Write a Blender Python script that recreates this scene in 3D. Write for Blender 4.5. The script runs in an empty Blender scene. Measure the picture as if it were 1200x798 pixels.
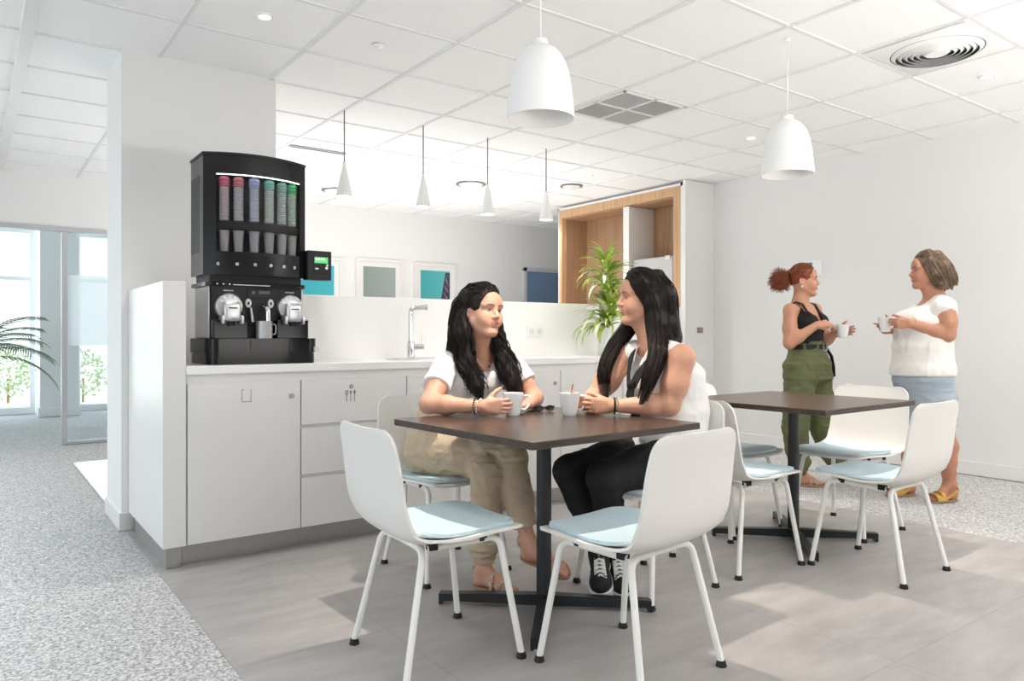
import bpy, bmesh, math, random
import numpy as np
from mathutils import Vector, Matrix
from mathutils.noise import noise as mnoise
random.seed(7)
C = bpy.context.scene.collection
PI = math.pi
SC = bpy.context.scene

# ------------------------------------------------------------------ camera, light, exposure
CAM_H, FPX, HORIZ, YAW = 1.089, 871.0, 393.4, 0.9405
CY, SY = math.cos(YAW), math.sin(YAW)
cam_d = bpy.data.cameras.new('camera'); cam = bpy.data.objects.new('camera', cam_d); C.objects.link(cam)
cam.location = (0, 0, CAM_H); cam.rotation_euler = (PI/2, 0, YAW-PI/2)
cam_d.sensor_width = 36.0; cam_d.lens = 36.0*FPX/1200.0
cam_d.shift_y = (HORIZ-399.0)/1200.0
cam_d.clip_start = 0.05; cam_d.clip_end = 200
SC.camera = cam
CEIL = 2.686

w = bpy.data.worlds.new('world'); SC.world = w; w.use_nodes = True
nt = w.node_tree; bg = nt.nodes['Background']
tc = nt.nodes.new('ShaderNodeTexCoord'); sep = nt.nodes.new('ShaderNodeSeparateXYZ'); rp = nt.nodes.new('ShaderNodeValToRGB')
nt.links.new(tc.outputs['Generated'], sep.inputs[0]); nt.links.new(sep.outputs['Z'], rp.inputs[0]); nt.links.new(rp.outputs[0], bg.inputs[0])
rp.color_ramp.elements[0].position = 0.0; rp.color_ramp.elements[0].color = (0.80, 0.84, 0.86, 1)
rp.color_ramp.elements[1].position = 0.6; rp.color_ramp.elements[1].color = (0.72, 0.86, 1.0, 1)
bg.inputs[1].default_value = 1.9

def area(name, loc, direction, sx, sy, power, col):
    l = bpy.data.lights.new(name, 'AREA'); l.shape = 'RECTANGLE'; l.size = sx; l.size_y = sy; l.energy = power; l.color = col
    o = bpy.data.objects.new(name, l); C.objects.link(o); o.location = loc
    o.rotation_euler = Vector(direction).to_track_quat('-Z', 'Y').to_euler(); return o
# daylight of the window fronts off frame (left, far left) and unseen fill lights added for carpet and ceiling (off frame right, behind the half wall)
area('window_daylight_side', (-7.4, 1.0, 1.25), (1, 0, 1.6), 15.0, 2.4, 160, (0.86, 0.94, 1.0))
area('window_daylight_far', (-1.0, 12.1, 1.4), (0.1, -1, 0), 6.0, 2.4, 55, (0.80, 0.91, 1.0))
cl_ = area('corridor_ceiling_light', (-1.0, 4.4, 2.62), (0, 0, -1), 1.2, 7.0, 50, (0.86, 0.94, 1.0)); cl_.data.spread = math.radians(85)  # added fill that brightens the left carpet; no known lamp there
sun_ = bpy.data.lights.new('sun', 'SUN'); sun_.energy = 7.0; sun_.angle = 0.01; so_ = bpy.data.objects.new('sun', sun_); C.objects.link(so_); so_.rotation_euler = (math.radians(14), 0, 0)
area('indirect_light_seating', (3.7, -1.3, 1.0), (0, 0.1, 1), 4.5, 1.2, 245, (1.0, 0.965, 0.93))  # added uplight that brightens the ceiling over the tables
area('indirect_light_lounge', (3.65, 6.7, 1.1), (0, 0, 1), 4.0, 2.2, 60, (1.0, 0.97, 0.94))  # added uplight behind the half wall, brightens far ceiling and wall

SC.view_settings.view_transform = 'Standard'; SC.view_settings.look = 'None'
SC.view_settings.gamma = 1.0; SC.view_settings.use_curve_mapping = False
SC.view_settings.exposure = 0.04
SC.cycles.max_bounces = 10; SC.cycles.diffuse_bounces = 6; SC.cycles.glossy_bounces = 4
SC.cycles.transmission_bounces = 6; SC.cycles.transparent_max_bounces = 12
SC.cycles.sample_clamp_indirect = 6.0; SC.cycles.use_denoising = True
SC.cycles.caustics_reflective = False; SC.cycles.caustics_refractive = False

# ------------------------------------------------------------------ helpers
def at(px, py, d):
    """point of the room seen d metres deep at a pixel of the 1200x798 photograph"""
    r = (px-600.0)/FPX*d
    return Vector((d*CY+r*SY, d*SY-r*CY, CAM_H-(py-HORIZ)*d/FPX))

def mat(name, col, rough=0.5, metal=0.0, spec=0.5, bump=None, var=None, sss=0.0, coat=0.0, emit=None, sheen=0.0, trans=0.0, ior=1.45, alpha=1.0):
    m = bpy.data.materials.new(name); m.use_nodes = True
    n = m.node_tree.nodes; L = m.node_tree.links; b = n['Principled BSDF']
    c4 = (col[0], col[1], col[2], 1)
    b.inputs['Base Color'].default_value = c4; b.inputs['Roughness'].default_value = rough
    b.inputs['Metallic'].default_value = metal; b.inputs['Specular IOR Level'].default_value = spec
    b.inputs['Coat Weight'].default_value = coat; b.inputs['Sheen Weight'].default_value = sheen
    b.inputs['Transmission Weight'].default_value = trans; b.inputs['IOR'].default_value = ior; b.inputs['Alpha'].default_value = alpha
    if sss:
        b.inputs['Subsurface Weight'].default_value = sss
        b.inputs['Subsurface Radius'].default_value = (1.0, 0.35, 0.2); b.inputs['Subsurface Scale'].default_value = 0.008
    if emit:
        b.inputs['Emission Color'].default_value = (emit[0], emit[1], emit[2], 1); b.inputs['Emission Strength'].default_value = emit[3]
    tcn = None
    if bump or var:
        tcn = n.new('ShaderNodeTexCoord')
    if var:   # (scale, amount, second colour)
        nz = n.new('ShaderNodeTexNoise'); nz.inputs['Scale'].default_value = var[0]; nz.inputs['Detail'].default_value = 4
        L.new(tcn.outputs['Object'], nz.inputs['Vector'])
        cr = n.new('ShaderNodeValToRGB'); cr.color_ramp.elements[0].position = 0.5-var[1]; cr.color_ramp.elements[1].position = 0.5+var[1]
        cr.color_ramp.elements[0].color = c4; cr.color_ramp.elements[1].color = (var[2][0], var[2][1], var[2][2], 1)
        L.new(nz.outputs[0], cr.inputs[0]); L.new(cr.outputs[0], b.inputs['Base Color'])
    if bump:  # (scale, strength)
        nb = n.new('ShaderNodeTexNoise'); nb.inputs['Scale'].default_value = bump[0]; nb.inputs['Detail'].default_value = 3
        L.new(tcn.outputs['Object'], nb.inputs['Vector'])
        bp = n.new('ShaderNodeBump'); bp.inputs['Strength'].default_value = bump[1]; bp.inputs['Distance'].default_value = 0.004
        L.new(nb.outputs[0], bp.inputs['Height']); L.new(bp.outputs[0], b.inputs['Normal'])
    return m

def wood(name, c1, c2, axis=2, rough=0.4, scale=1.0):
    m = mat(name, c1, rough); n = m.node_tree.nodes; L = m.node_tree.links; b = n['Principled BSDF']
    tcn = n.new('ShaderNodeTexCoord'); mp = n.new('ShaderNodeMapping')
    s = [14*scale]*3; s[axis] = 0.9*scale; mp.inputs['Scale'].default_value = s
    nz = n.new('ShaderNodeTexNoise'); nz.inputs['Scale'].default_value = 2.2; nz.inputs['Detail'].default_value = 7; nz.inputs['Distortion'].default_value = 0.6
    cr = n.new('ShaderNodeValToRGB'); cr.color_ramp.elements[0].position = 0.32; cr.color_ramp.elements[1].position = 0.68
    cr.color_ramp.elements[0].color = (*c1, 1); cr.color_ramp.elements[1].color = (*c2, 1)
    L.new(tcn.outputs['Object'], mp.inputs[0]); L.new(mp.outputs[0], nz.inputs['Vector']); L.new(nz.outputs[0], cr.inputs[0]); L.new(cr.outputs[0], b.inputs['Base Color'])
    return m

def obj(name, bm, m, parent=None, smooth=None, mats=None):
    me = bpy.data.meshes.new(name)
    if isinstance(bm, bmesh.types.BMesh):
        bm.normal_update(); bm.to_mesh(me); bm.free()
    else:
        me.from_pydata(*bm)
    for q in (mats or [m]): me.materials.append(q)
    if smooth is not None:
        me.polygons.foreach_set('use_smooth', [True]*len(me.polygons))
        if smooth < 3: me.set_sharp_from_angle(angle=smooth)
    me.update()
    o = bpy.data.objects.new(name, me); C.objects.link(o)
    if parent is not None: o.parent = parent
    return o

def tag(o, label=None, cat=None, group=None, kind=None):
    if label: o['label'] = label
    if cat: o['category'] = cat
    if group: o['group'] = group
    if kind: o['kind'] = kind
    return o

def thing(name, label, cat, loc=(0, 0, 0), rz=0.0, group=None):
    o = bpy.data.objects.new(name, None); C.objects.link(o)
    o.location = loc; o.rotation_euler = (0, 0, rz); o.empty_display_size = 0.05
    return tag(o, label, cat, group)

def struct(name, bm, m, label=None, **k):
    return tag(obj(name, bm, m, **k), label, None, None, 'structure')

def dup(root, loc, rz, label, group=None):
    def cp(o, par):
        c = o.copy(); C.objects.link(c)
        if par is not None: c.parent = par
        for ch in KIDS.get(o.name, []): cp(ch, c)
        return c
    KIDS = {}
    for o in list(bpy.data.objects):
        if o.parent: KIDS.setdefault(o.parent.name, []).append(o)
    r = cp(root, None); r.location = loc; r.rotation_euler = (0, 0, rz); r['label'] = label
    if group: r['group'] = group
    return r

def B(): return bmesh.new()

def box(bm, lo, hi, bev=0.0, seg=2, M=None):
    r = bmesh.ops.create_cube(bm, size=1.0); vs = r['verts']
    lo = Vector(lo); hi = Vector(hi)
    for v in vs: v.co = Vector([lo[i]+(v.co[i]+0.5)*(hi[i]-lo[i]) for i in range(3)])
    if bev > 0:
        es = list({e for v in vs for e in v.link_edges})
        r2 = bmesh.ops.bevel(bm, geom=es, offset=bev, segments=seg, profile=0.5, affect='EDGES')
        vs = list({v for f in r2['faces'] for v in f.verts} | {v for v in vs if v.is_valid})
    if M is not None:
        for v in vs: v.co = M @ v.co
    return vs

def tube(bm, pts, r, n=10, cap=True, up=None):
    pts = [Vector(p) for p in pts]; rs = r if isinstance(r, (list, tuple)) else [r]*len(pts)
    rings = []; prev = None
    for i, p in enumerate(pts):
        t = (pts[min(i+1, len(pts)-1)]-pts[max(i-1, 0)]).normalized()
        if prev is None:
            a = Vector((0, 0, 1)) if abs(t.z) < 0.9 else Vector((1, 0, 0))
            x = t.cross(a).normalized()
        else:
            x = (prev-t*prev.dot(t)).normalized()
        prev = x; y = t.cross(x)
        rings.append([bm.verts.new(p+(x*math.cos(2*PI*k/n)+y*math.sin(2*PI*k/n))*rs[i]) for k in range(n)])
    for a, b in zip(rings, rings[1:]):
        for k in range(n): bm.faces.new((a[k], a[(k+1) % n], b[(k+1) % n], b[k]))
    if cap:
        bm.faces.new(rings[0][::-1]); bm.faces.new(rings[-1])
    return rings

def lathe(bm, prof, c=(0, 0, 0), n=32, ax='z', M=None):
    c = Vector(c); rings = []
    for r, z in prof:
        ring = []
        for k in range(n):
            a = 2*PI*k/n
            q = Vector((r*math.cos(a), r*math.sin(a), z))
            if ax == 'x': q = Vector((z, q.x, q.y))
            if ax == 'y': q = Vector((q.y, z, q.x))
            if M is not None: q = M @ q
            ring.append(bm.verts.new(c+q))
            if r == 0: break
        rings.append(ring)
    for a, b in zip(rings, rings[1:]):
        for k in range(n):
            k2 = (k+1) % n
            if len(a) == 1 and len(b) > 1: bm.faces.new((a[0], b[k2], b[k]))
            elif len(b) == 1 and len(a) > 1: bm.faces.new((a[k], a[k2], b[0]))
            elif len(a) > 1: bm.faces.new((a[k], a[k2], b[k2], b[k]))
    return rings

def prism(bm, poly, z0, z1, M=None):
    """polygon in XY extruded along Z, then moved by M"""
    a = [bm.verts.new((p[0], p[1], z0)) for p in poly]; b = [bm.verts.new((p[0], p[1], z1)) for p in poly]
    n = len(poly)
    bm.faces.new(a[::-1]); bm.faces.new(b)
    for k in range(n): bm.faces.new((a[k], a[(k+1) % n], b[(k+1) % n], b[k]))
    if M is not None:
        for v in a+b: v.co = M @ v.co
    return a+b

def bend(pts, r, seg=6):
    """polyline with rounded corners"""
    pts = [Vector(p) for p in pts]; out = [pts[0]]
    for a, b, c in zip(pts, pts[1:], pts[2:]):
        u = (a-b); v = (c-b); rr = min(r, u.length*0.45, v.length*0.45)
        p, q = b+u.normalized()*rr, b+v.normalized()*rr
        for k in range(seg+1):
            t = k/seg; out.append(p*(1-t)**2+b*2*t*(1-t)+q*t*t)
    out.append(pts[-1]); return out

def fixn(bm): bmesh.ops.recalc_face_normals(bm, faces=bm.faces); return bm

# ------------------------------------------------------------------ materials
M_wall = mat('white_wall_paint', (0.80, 0.797, 0.785), 0.65, bump=(180, 0.03))
M_ceil = mat('ceiling_tile', (0.93, 0.93, 0.928), 0.85, bump=(300, 0.05))
M_tbar = mat('ceiling_bar', (0.80, 0.80, 0.80), 0.8, spec=0.2)
M_white = mat('white_lacquer', (0.79, 0.783, 0.765), 0.32)
M_top = mat('white_worktop', (0.92, 0.912, 0.90), 0.22)
M_steel = mat('brushed_steel', (0.46, 0.45, 0.44), 0.38, 0.9, bump=(90, 0.02))
M_chrome = mat('chrome', (0.78, 0.78, 0.78), 0.10, 1.0)
M_oak = wood('oak_veneer', (0.50, 0.30, 0.16), (0.63, 0.41, 0.24), 2, 0.45)
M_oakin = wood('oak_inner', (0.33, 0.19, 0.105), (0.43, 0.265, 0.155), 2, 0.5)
M_walnut = wood('walnut_laminate', (0.036, 0.023, 0.0175), (0.060, 0.040, 0.031), 0, 0.27, 1.6)
M_black = mat('black_plastic', (0.010, 0.010, 0.011), 0.16, spec=0.35)
M_blackm = mat('black_matt', (0.014, 0.014, 0.016), 0.45, spec=0.35)
M_blackiron = mat('black_powder_coat', (0.016, 0.019, 0.022), 0.38, bump=(400, 0.05))
M_shell = mat('chair_shell_white', (0.76, 0.75, 0.72), 0.42)
M_leg = mat('chair_leg_white', (0.86, 0.855, 0.82), 0.3)
M_pad = mat('pale_blue_felt', (0.50, 0.65, 0.71), 0.9, bump=(500, 0.15), sheen=0.2)
M_lamp = mat('white_lamp_enamel', (0.88, 0.88, 0.87), 0.35)
M_ceram = mat('white_porcelain', (0.87, 0.88, 0.88), 0.12, coat=0.4)
M_glow = mat('lamp_glow', (1, 1, 1), 0.5, emit=(1, 0.96, 0.9, 6.0))
M_bulb = mat('pendant_bulb', (0.9, 0.9, 0.88), 0.5, emit=(1, 0.93, 0.85, 0.7))
M_glowcone = mat('cone_glow', (1, 1, 1), 0.5, emit=(1, 0.97, 0.93, 3.0))
M_grey = mat('grey_metal_frame', (0.50, 0.51, 0.53), 0.4, 0.2)
M_dark = mat('dark_gap', (0.05, 0.05, 0.05), 0.8)
M_line = mat('grey_print', (0.18, 0.18, 0.18), 0.6)
def see_through(name, a, b, fac, col=(1, 1, 1)):
    m = bpy.data.materials.new(name); m.use_nodes = True; n = m.node_tree.nodes; L = m.node_tree.links; n.remove(n['Principled BSDF'])
    t1 = n.new(a); t2 = n.new(b); mx = n.new('ShaderNodeMixShader'); mx.inputs[0].default_value = fac
    for s_ in (t1, t2): s_.inputs['Color'].default_value = (*col, 1)
    if 'Roughness' in t2.inputs: t2.inputs['Roughness'].default_value = 0.02
    L.new(t1.outputs[0], mx.inputs[1]); L.new(t2.outputs[0], mx.inputs[2]); L.new(mx.outputs[0], n['Material Output'].inputs[0]); return m
M_glass = see_through('clear_glass', 'ShaderNodeBsdfTransparent', 'ShaderNodeBsdfGlossy', 0.05, (0.97, 0.99, 1.0))
M_frost = see_through('frosted_film', 'ShaderNodeBsdfTransparent', 'ShaderNodeBsdfTranslucent', 0.6, (1.0, 1.0, 1.0))

def floor_mat(name, kind):
    m = mat(name, (0.5, 0.5, 0.5), 0.5); n = m.node_tree.nodes; L = m.node_tree.links; b = n['Principled BSDF']
    tcn = n.new('ShaderNodeTexCoord')
    if kind == 'carpet':
        b.inputs['Roughness'].default_value = 0.95; b.inputs['Specular IOR Level'].default_value = 0.1
        nz = n.new('ShaderNodeTexNoise'); nz.inputs['Scale'].default_value = 95; nz.inputs['Detail'].default_value = 3; nz.inputs['Roughness'].default_value = 0.7
        cr = n.new('ShaderNodeValToRGB'); e = cr.color_ramp.elements
        e[0].position = 0.36; e[0].color = (0.24, 0.24, 0.243, 1); e[1].position = 0.64; e[1].color = (0.74, 0.735, 0.725, 1)
        L.new(tcn.outputs['Object'], nz.inputs['Vector']); L.new(nz.outputs[0], cr.inputs[0]); L.new(cr.outputs[0], b.inputs['Base Color'])
        bp = n.new('ShaderNodeBump'); bp.inputs['Strength'].default_value = 0.35; bp.inputs['Distance'].default_value = 0.004
        L.new(nz.outputs[0], bp.inputs['Height']); L.new(bp.outputs[0], b.inputs['Normal'])
    else:
        b.inputs['Roughness'].default_value = 0.42
        mp = n.new('ShaderNodeMapping'); mp.inputs['Scale'].default_value = (1.0, 3.2, 1.0); mp.inputs['Rotation'].default_value = (0, 0, 0.5)
        nz = n.new('ShaderNodeTexNoise'); nz.inputs['Scale'].default_value = 3.2; nz.inputs['Detail'].default_value = 8; nz.inputs['Roughness'].default_value = 0.62
        cr = n.new('ShaderNodeValToRGB'); e = cr.color_ramp.elements
        e[0].position = 0.33; e[0].color = (0.335, 0.318, 0.308, 1); e[1].position = 0.68; e[1].color = (0.43, 0.413, 0.404, 1)
        L.new(tcn.outputs['Object'], mp.inputs[0]); L.new(mp.outputs[0], nz.inputs['Vector']); L.new(nz.outputs[0], cr.inputs[0])
        br = n.new('ShaderNodeTexBrick'); br.offset = 0.0; br.inputs['Scale'].default_value = 1.0
        br.inputs['Brick Width'].default_value = 1.25; br.inputs['Row Height'].default_value = 1.25; br.inputs['Mortar Size'].default_value = 0.0035
        br.inputs['Color1'].default_value = (1, 1, 1, 1); br.inputs['Color2'].default_value = (0.96, 0.96, 0.96, 1); br.inputs['Mortar'].default_value = (0.86, 0.84, 0.85, 1)
        L.new(tcn.outputs['Object'], br.inputs['Vector'])
        mx = n.new('ShaderNodeMix'); mx.data_type = 'RGBA'; mx.blend_type = 'MULTIPLY'; mx.inputs[0].default_value = 1.0
        L.new(cr.outputs[0], mx.inputs[6]); L.new(br.outputs[0], mx.inputs[7]); L.new(mx.outputs[2], b.inputs['Base Color'])
    return m
M_carpet = floor_mat('speckled_carpet', 'carpet'); M_vinyl = floor_mat('grey_vinyl_floor', 'vinyl')

# ------------------------------------------------------------------ room
RX, FY, CX0, CX1 = 6.34, 8.65, 0.70, 4.45         # right wall, far wall, vinyl from / to
bm = B(); box(bm, (-8.0, -8.0, -0.12), (10.0, 12.45, -0.004)); struct('floor', bm, M_carpet, 'speckled pale grey carpet around the kitchen floor')
bm = B(); box(bm, (-8.0, 12.45, -0.15), (12.0, 40.0, -0.06)); struct('ground', bm, mat('pale_gravel', (0.55, 0.56, 0.50), 0.9, var=(2.0, 0.2, (0.42, 0.50, 0.34))), 'pale sunlit ground outside the far windows')
bm = B(); box(bm, (CX0, -8.0, -0.02), (CX1, 5.10, 0.0)); struct('floor_vinyl', bm, M_vinyl, 'smooth grey vinyl floor under the tables')
# ceiling: tiles lie on a grid of bars
TX, TY, OX, OY = 0.637, 0.600, 1.516, 3.463
bm = B(); box(bm, (-8.0, -8.0, CEIL+0.008), (10.0, 12.6, CEIL+0.15)); struct('ceiling', bm, M_ceil, 'white suspended ceiling of square tiles')
bm = B()
for i in range(-14, 9):
    x = OX+TX*i
    if x < 6.3 and i != -2: box(bm, (x-0.011, -8, CEIL), (x+0.011, FY, CEIL+0.01))
for i in range(8, 12): box(bm, (OX+TX*i-0.011, 7.12, CEIL), (OX+TX*i+0.011, FY, CEIL+0.01))
for j in range(-19, 9):
    y = OY+TY*j; box(bm, (-8, y-0.011, CEIL+0.0008), (RX if y < 7.1 else 9.2, y+0.011, CEIL+0.01))
struct('ceiling_bars', bm, M_tbar, 'thin white bars of the ceiling grid')
bm = B(); box(bm, (OX-2*TX-0.032, -8, CEIL-0.012), (OX-2*TX+0.032, FY, CEIL+0.01), 0.003); struct('trim_1', bm, M_white, 'broad white ceiling rail left of the column')
bm = B(); box(bm, (RX, -8, 0), (RX+0.15, 7.11, CEIL+0.1)); struct('wall_right', bm, M_wall)
bm = B(); box(bm, (9.2, 7.0, 0), (9.35, FY+0.1, CEIL+0.1)); box(bm, (RX+0.15, 7.0, 0), (9.2, 7.12, CEIL+0.1)); struct('wall_alcove', bm, M_wall)
bm = B(); box(bm, (-8.0, -8.12, 0), (RX+0.1, -8.0, CEIL+0.1)); struct('wall_rear', bm, M_wall)
bm = B(); box(bm, (RX-0.014, -8, 0), (RX+0.001, 5.12, 0.105), 0.003); struct('baseboard_right', bm, M_white)
bm = B()
box(bm, (1.30, FY, 0), (9.3, FY+0.12, CEIL+0.1))
box(bm, (-8.0, FY, 2.17), (1.30, FY+0.12, CEIL+0.1)); struct('wall_far', bm, M_wall)
bm = B(); box(bm, (1.552-0.868, 4.64, 0.0), (1.552, 5.17, CEIL+0.05)); struct('wall_column', bm, M_wall, 'white square column behind the coffee machine')
bm = B(); box(bm, (0.672, 4.628, 0), (0.79, 5.182, 0.10), 0.002); struct('baseboard_column', bm, M_white)
bm = B(); box(bm, (0.71, 5.19, 0.0), (1.3, 7.28, 0.015), 0.003); struct('trim_2', bm, M_top, 'white threshold strip on the carpet behind the column')
# splashback: a half-height white partition behind the counter
bm = B(); box(bm, (1.552, 4.32, 0.0), (4.95, 4.42, 1.335), 0.003); struct('wall_splashback', bm, M_top)
# glass partition at the far left
bm = B()
box(bm, (0.740, FY-0.024, 0), (0.788, FY+0.064, 2.129), 0.004)
box(bm, (-8, FY-0.02, 2.13), (1.30, FY+0.06, 2.175), 0.003)
box(bm, (0.788, FY-0.02, 0), (1.30, FY+0.06, 0.03), 0.003)
box(bm, (-0.22, FY-0.024, 0), (-0.16, FY+0.064, 2.129), 0.004)
d1 = struct('door_1', bm, M_grey, 'slim grey frame of the glass partition')
bm = B(); box(bm, (0.788, FY+0.015, 0.03), (1.30, FY+0.025, 2.13)); struct('glass_pane', bm, M_glass, parent=d1)
bm = B(); box(bm, (0.788, FY+0.010, 0.99), (1.30, FY+0.0145, 1.70)); struct('frosted_band', bm, M_frost, parent=d1)
# room beyond the glass: pillar and windows
bm = B(); box(bm, (0.76, 11.75, 0), (1.21, 12.2, CEIL)); box(bm, (0.74, 11.73, 0), (1.23, 12.22, 0.12), 0.004)
struct('wall_pillar', bm, mat('pillar_paint', (0.74, 0.76, 0.78), 0.6), 'pale grey pillar between the far windows')
for wn, (x0, x1) in enumerate(((-1.2, 0.74), (1.23, 3.2))):
    bm = B()
    box(bm, (x0, 12.35, 0), (x1, 12.42, 0.09)); box(bm, (x0, 12.35, 2.52), (x1, 12.42, CEIL)); box(bm, (x0, 12.35, 1.86), (x1, 12.42, 1.91))
    for x in (x0+0.03, x1-0.03): box(bm, (x-0.03, 12.343, 0), (x+0.03, 12.427, CEIL-0.03))
    o = struct('window_%d' % (wn+1), bm, mat('window_frame_white%d' % wn, (0.8, 0.82, 0.84), 0.4))
    bm = B(); box(bm, (x0, 12.38, 0.09), (x1, 12.388, 2.52)); struct('glass_pane', bm, M_glass, parent=o)
bm = B(); box(bm, (3.2, 8.7, 0), (3.3, 12.4, CEIL)); struct('wall_beyond', bm, M_wall)
bm = B(); box(bm, (-1.2, 12.3, CEIL-0.02), (3.3, 12.45, CEIL+0.1)); struct('trim_3', bm, M_wall)

# ------------------------------------------------------------------ ceiling things
def downlight(x, y, label, on=True):
    t = thing('downlight', label, 'ceiling light', (x, y, CEIL), 0, 'recessed ceiling spots')
    bm = B(); lathe(bm, [(0.030, -0.002), (0.044, -0.004), (0.046, 0.0), (0.044, 0.006), (0.030, 0.006), (0.030, -0.002)], n=28); obj('ring', bm, M_lamp, t, 0.6)
    bm = B(); lathe(bm, [(0, 0.001), (0.031, 0.001), (0.031, 0.004), (0, 0.004)], n=24); obj('lens', bm, M_glow, t)
    if on:
        l = bpy.data.lights.new('spot', 'SPOT'); l.energy = 50; l.color = (1, 0.945, 0.89); l.spot_size = math.radians(115); l.spot_blend = 0.7; l.shadow_soft_size = 0.04
        o = bpy.data.objects.new('spot', l); C.objects.link(o); o.parent = t; o.location = (0, 0, -0.01)
    return t
downlight(1.194, 3.74, 'small round recessed spot in the ceiling left of the large pendants')
downlight(5.104, 3.717, 'small round recessed spot just left of the farther bell pendant')
downlight(3.15, 3.73, 'small round recessed spot hidden behind the nearer bell pendant')  # added out of sight for its light on the splashback
downlight(5.028, 5.569, 'small round recessed spot in front of the wooden cupboard top')
downlight(5.071, 1.976, 'small round recessed spot nearest the right wall beside the round diffuser')
downlight(2.95, 7.4, 'small round recessed spot half hidden by the leftmost cone pendant')
downlight(5.6, 7.0, 'small round recessed spot beside the rightmost cone pendant')
# round air diffuser
t = thing('air_diffuser', 'large round ceiling air diffuser with concentric rings near the right wall', 'air vent', (4.383, 1.965, CEIL), 0, 'round ceiling diffusers')
bm = B(); box(bm, (-0.29, -0.27, -0.003), (0.29, 0.27, 0.004), 0.001); lathe(bm, [(0.245, -0.006), (0.255, -0.001), (0.235, -0.004), (0.235, -0.006), (0.245, -0.006)], n=48); obj('face_plate', bm, M_lamp, t, 0.5)
bm = B(); lathe(bm, [(0, -0.0045), (0.236, -0.0045), (0.236, -0.0035), (0, -0.0035)], n=48); obj('dark_throat', bm, M_dark, t)
for r in (0.215, 0.185, 0.155, 0.125, 0.095):
    bm = B(); lathe(bm, [(r-0.006, -0.022), (r+0.014, -0.005), (r+0.011, -0.005), (r-0.009, -0.022), (r-0.006, -0.022)], n=48); obj('ring', bm, M_lamp, t, 0.6)
bm = B(); lathe(bm, [(0, -0.02), (0.055, -0.02), (0.075, -0.005), (0, -0.005)], n=40); obj('hub', bm, M_lamp, t, 0.6)
def far_diff(x, y, r, label):
    t = thing('air_diffuser', label, 'air vent', (x, y, CEIL), 0, 'round ceiling diffusers')
    bm = B(); lathe(bm, [(0, -0.012), (r*0.75, -0.012), (r*0.8, -0.002), (0, -0.002)], n=32); obj('hub', bm, M_lamp, t, 0.6)
    bm = B(); lathe(bm, [(0, -0.004), (r, -0.004), (r, 0.0), (0, 0.0)], n=32); obj('dark_throat', bm, mat('throat_grey', (0.22, 0.22, 0.22), 0.8), t)
far_diff(4.272, 6.59, 0.16, 'round ceiling diffuser over the third cone pendant from the left')
far_diff(5.2, 6.05, 0.12, 'small round ceiling diffuser over the fourth cone pendant from the left')
far_diff(3.25, 7.75, 0.15, 'round ceiling diffuser between the two leftmost cone pendants')
# square grille
t = thing('air_grille', 'square grey four panel air grille in the ceiling behind the nearer bell pendant', 'air vent', (OX+TX*3.5, OY+TY*0.5, CEIL))
bm = B()
for (a, b_) in (((-0.295, -0.28), (0.295, -0.265)), ((-0.295, 0.265), (0.295, 0.28)), ((-0.295, -0.28), (-0.28, 0.28)), ((0.28, -0.28), (0.295, 0.28)), ((-0.295, -0.008), (0.295, 0.008)), ((-0.008, -0.28), (0.008, 0.28))):
    box(bm, (a[0], a[1], -0.006), (b_[0], b_[1], 0.006), 0.001)
obj('grille_frame', bm, M_lamp, t)
bm = B(); box(bm, (-0.28, -0.265, 0.0035), (0.28, 0.265, 0.007)); obj('backing', bm, mat('grille_back', (0.14, 0.14, 0.14), 0.8), t)
Msl = mat('grille_slat', (0.55, 0.55, 0.55), 0.5)
for qx in (-1, 1):
    for qy in (-1, 1):
        bm = B()
        for k in range(14):
            f = 0.012+0.268*(k+0.3)/14
            if qx*qy > 0: box(bm, (min(qx*0.01, qx*0.28), qy*f-0.0045, -0.001), (max(qx*0.01, qx*0.28), qy*f+0.0045, 0.002))
            else: box(bm, (qx*f-0.0045, min(qy*0.01, qy*0.265), -0.001), (qx*f+0.0045, max(qy*0.01, qy*0.265), 0.002))
        obj('slat_panel', bm, Msl, t)
t = thing('smoke_detector', 'tiny round white detector in the ceiling above the coffee machine', 'smoke detector', (1.819, 3.746, CEIL))
bm = B(); lathe(bm, [(0, -0.016), (0.012, -0.016), (0.02, -0.006), (0.03, -0.003), (0.031, 0.002), (0, 0.002)], n=24); obj('dome', bm, M_lamp, t, 0.6)
t = thing('linear_vent', 'narrow grey slot vent in the ceiling behind the coffee machine', 'air vent', (2.42, 6.15, CEIL))
bm = B(); box(bm, (-0.25, -0.03, -0.003), (0.25, 0.03, 0.004), 0.002); obj('frame', bm, mat('slot_grey', (0.45, 0.45, 0.45), 0.6), t)
bm = B(); box(bm, (-0.23, -0.006, -0.005), (0.23, 0.006, -0.002)); obj('slot', bm, M_dark, t)

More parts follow.
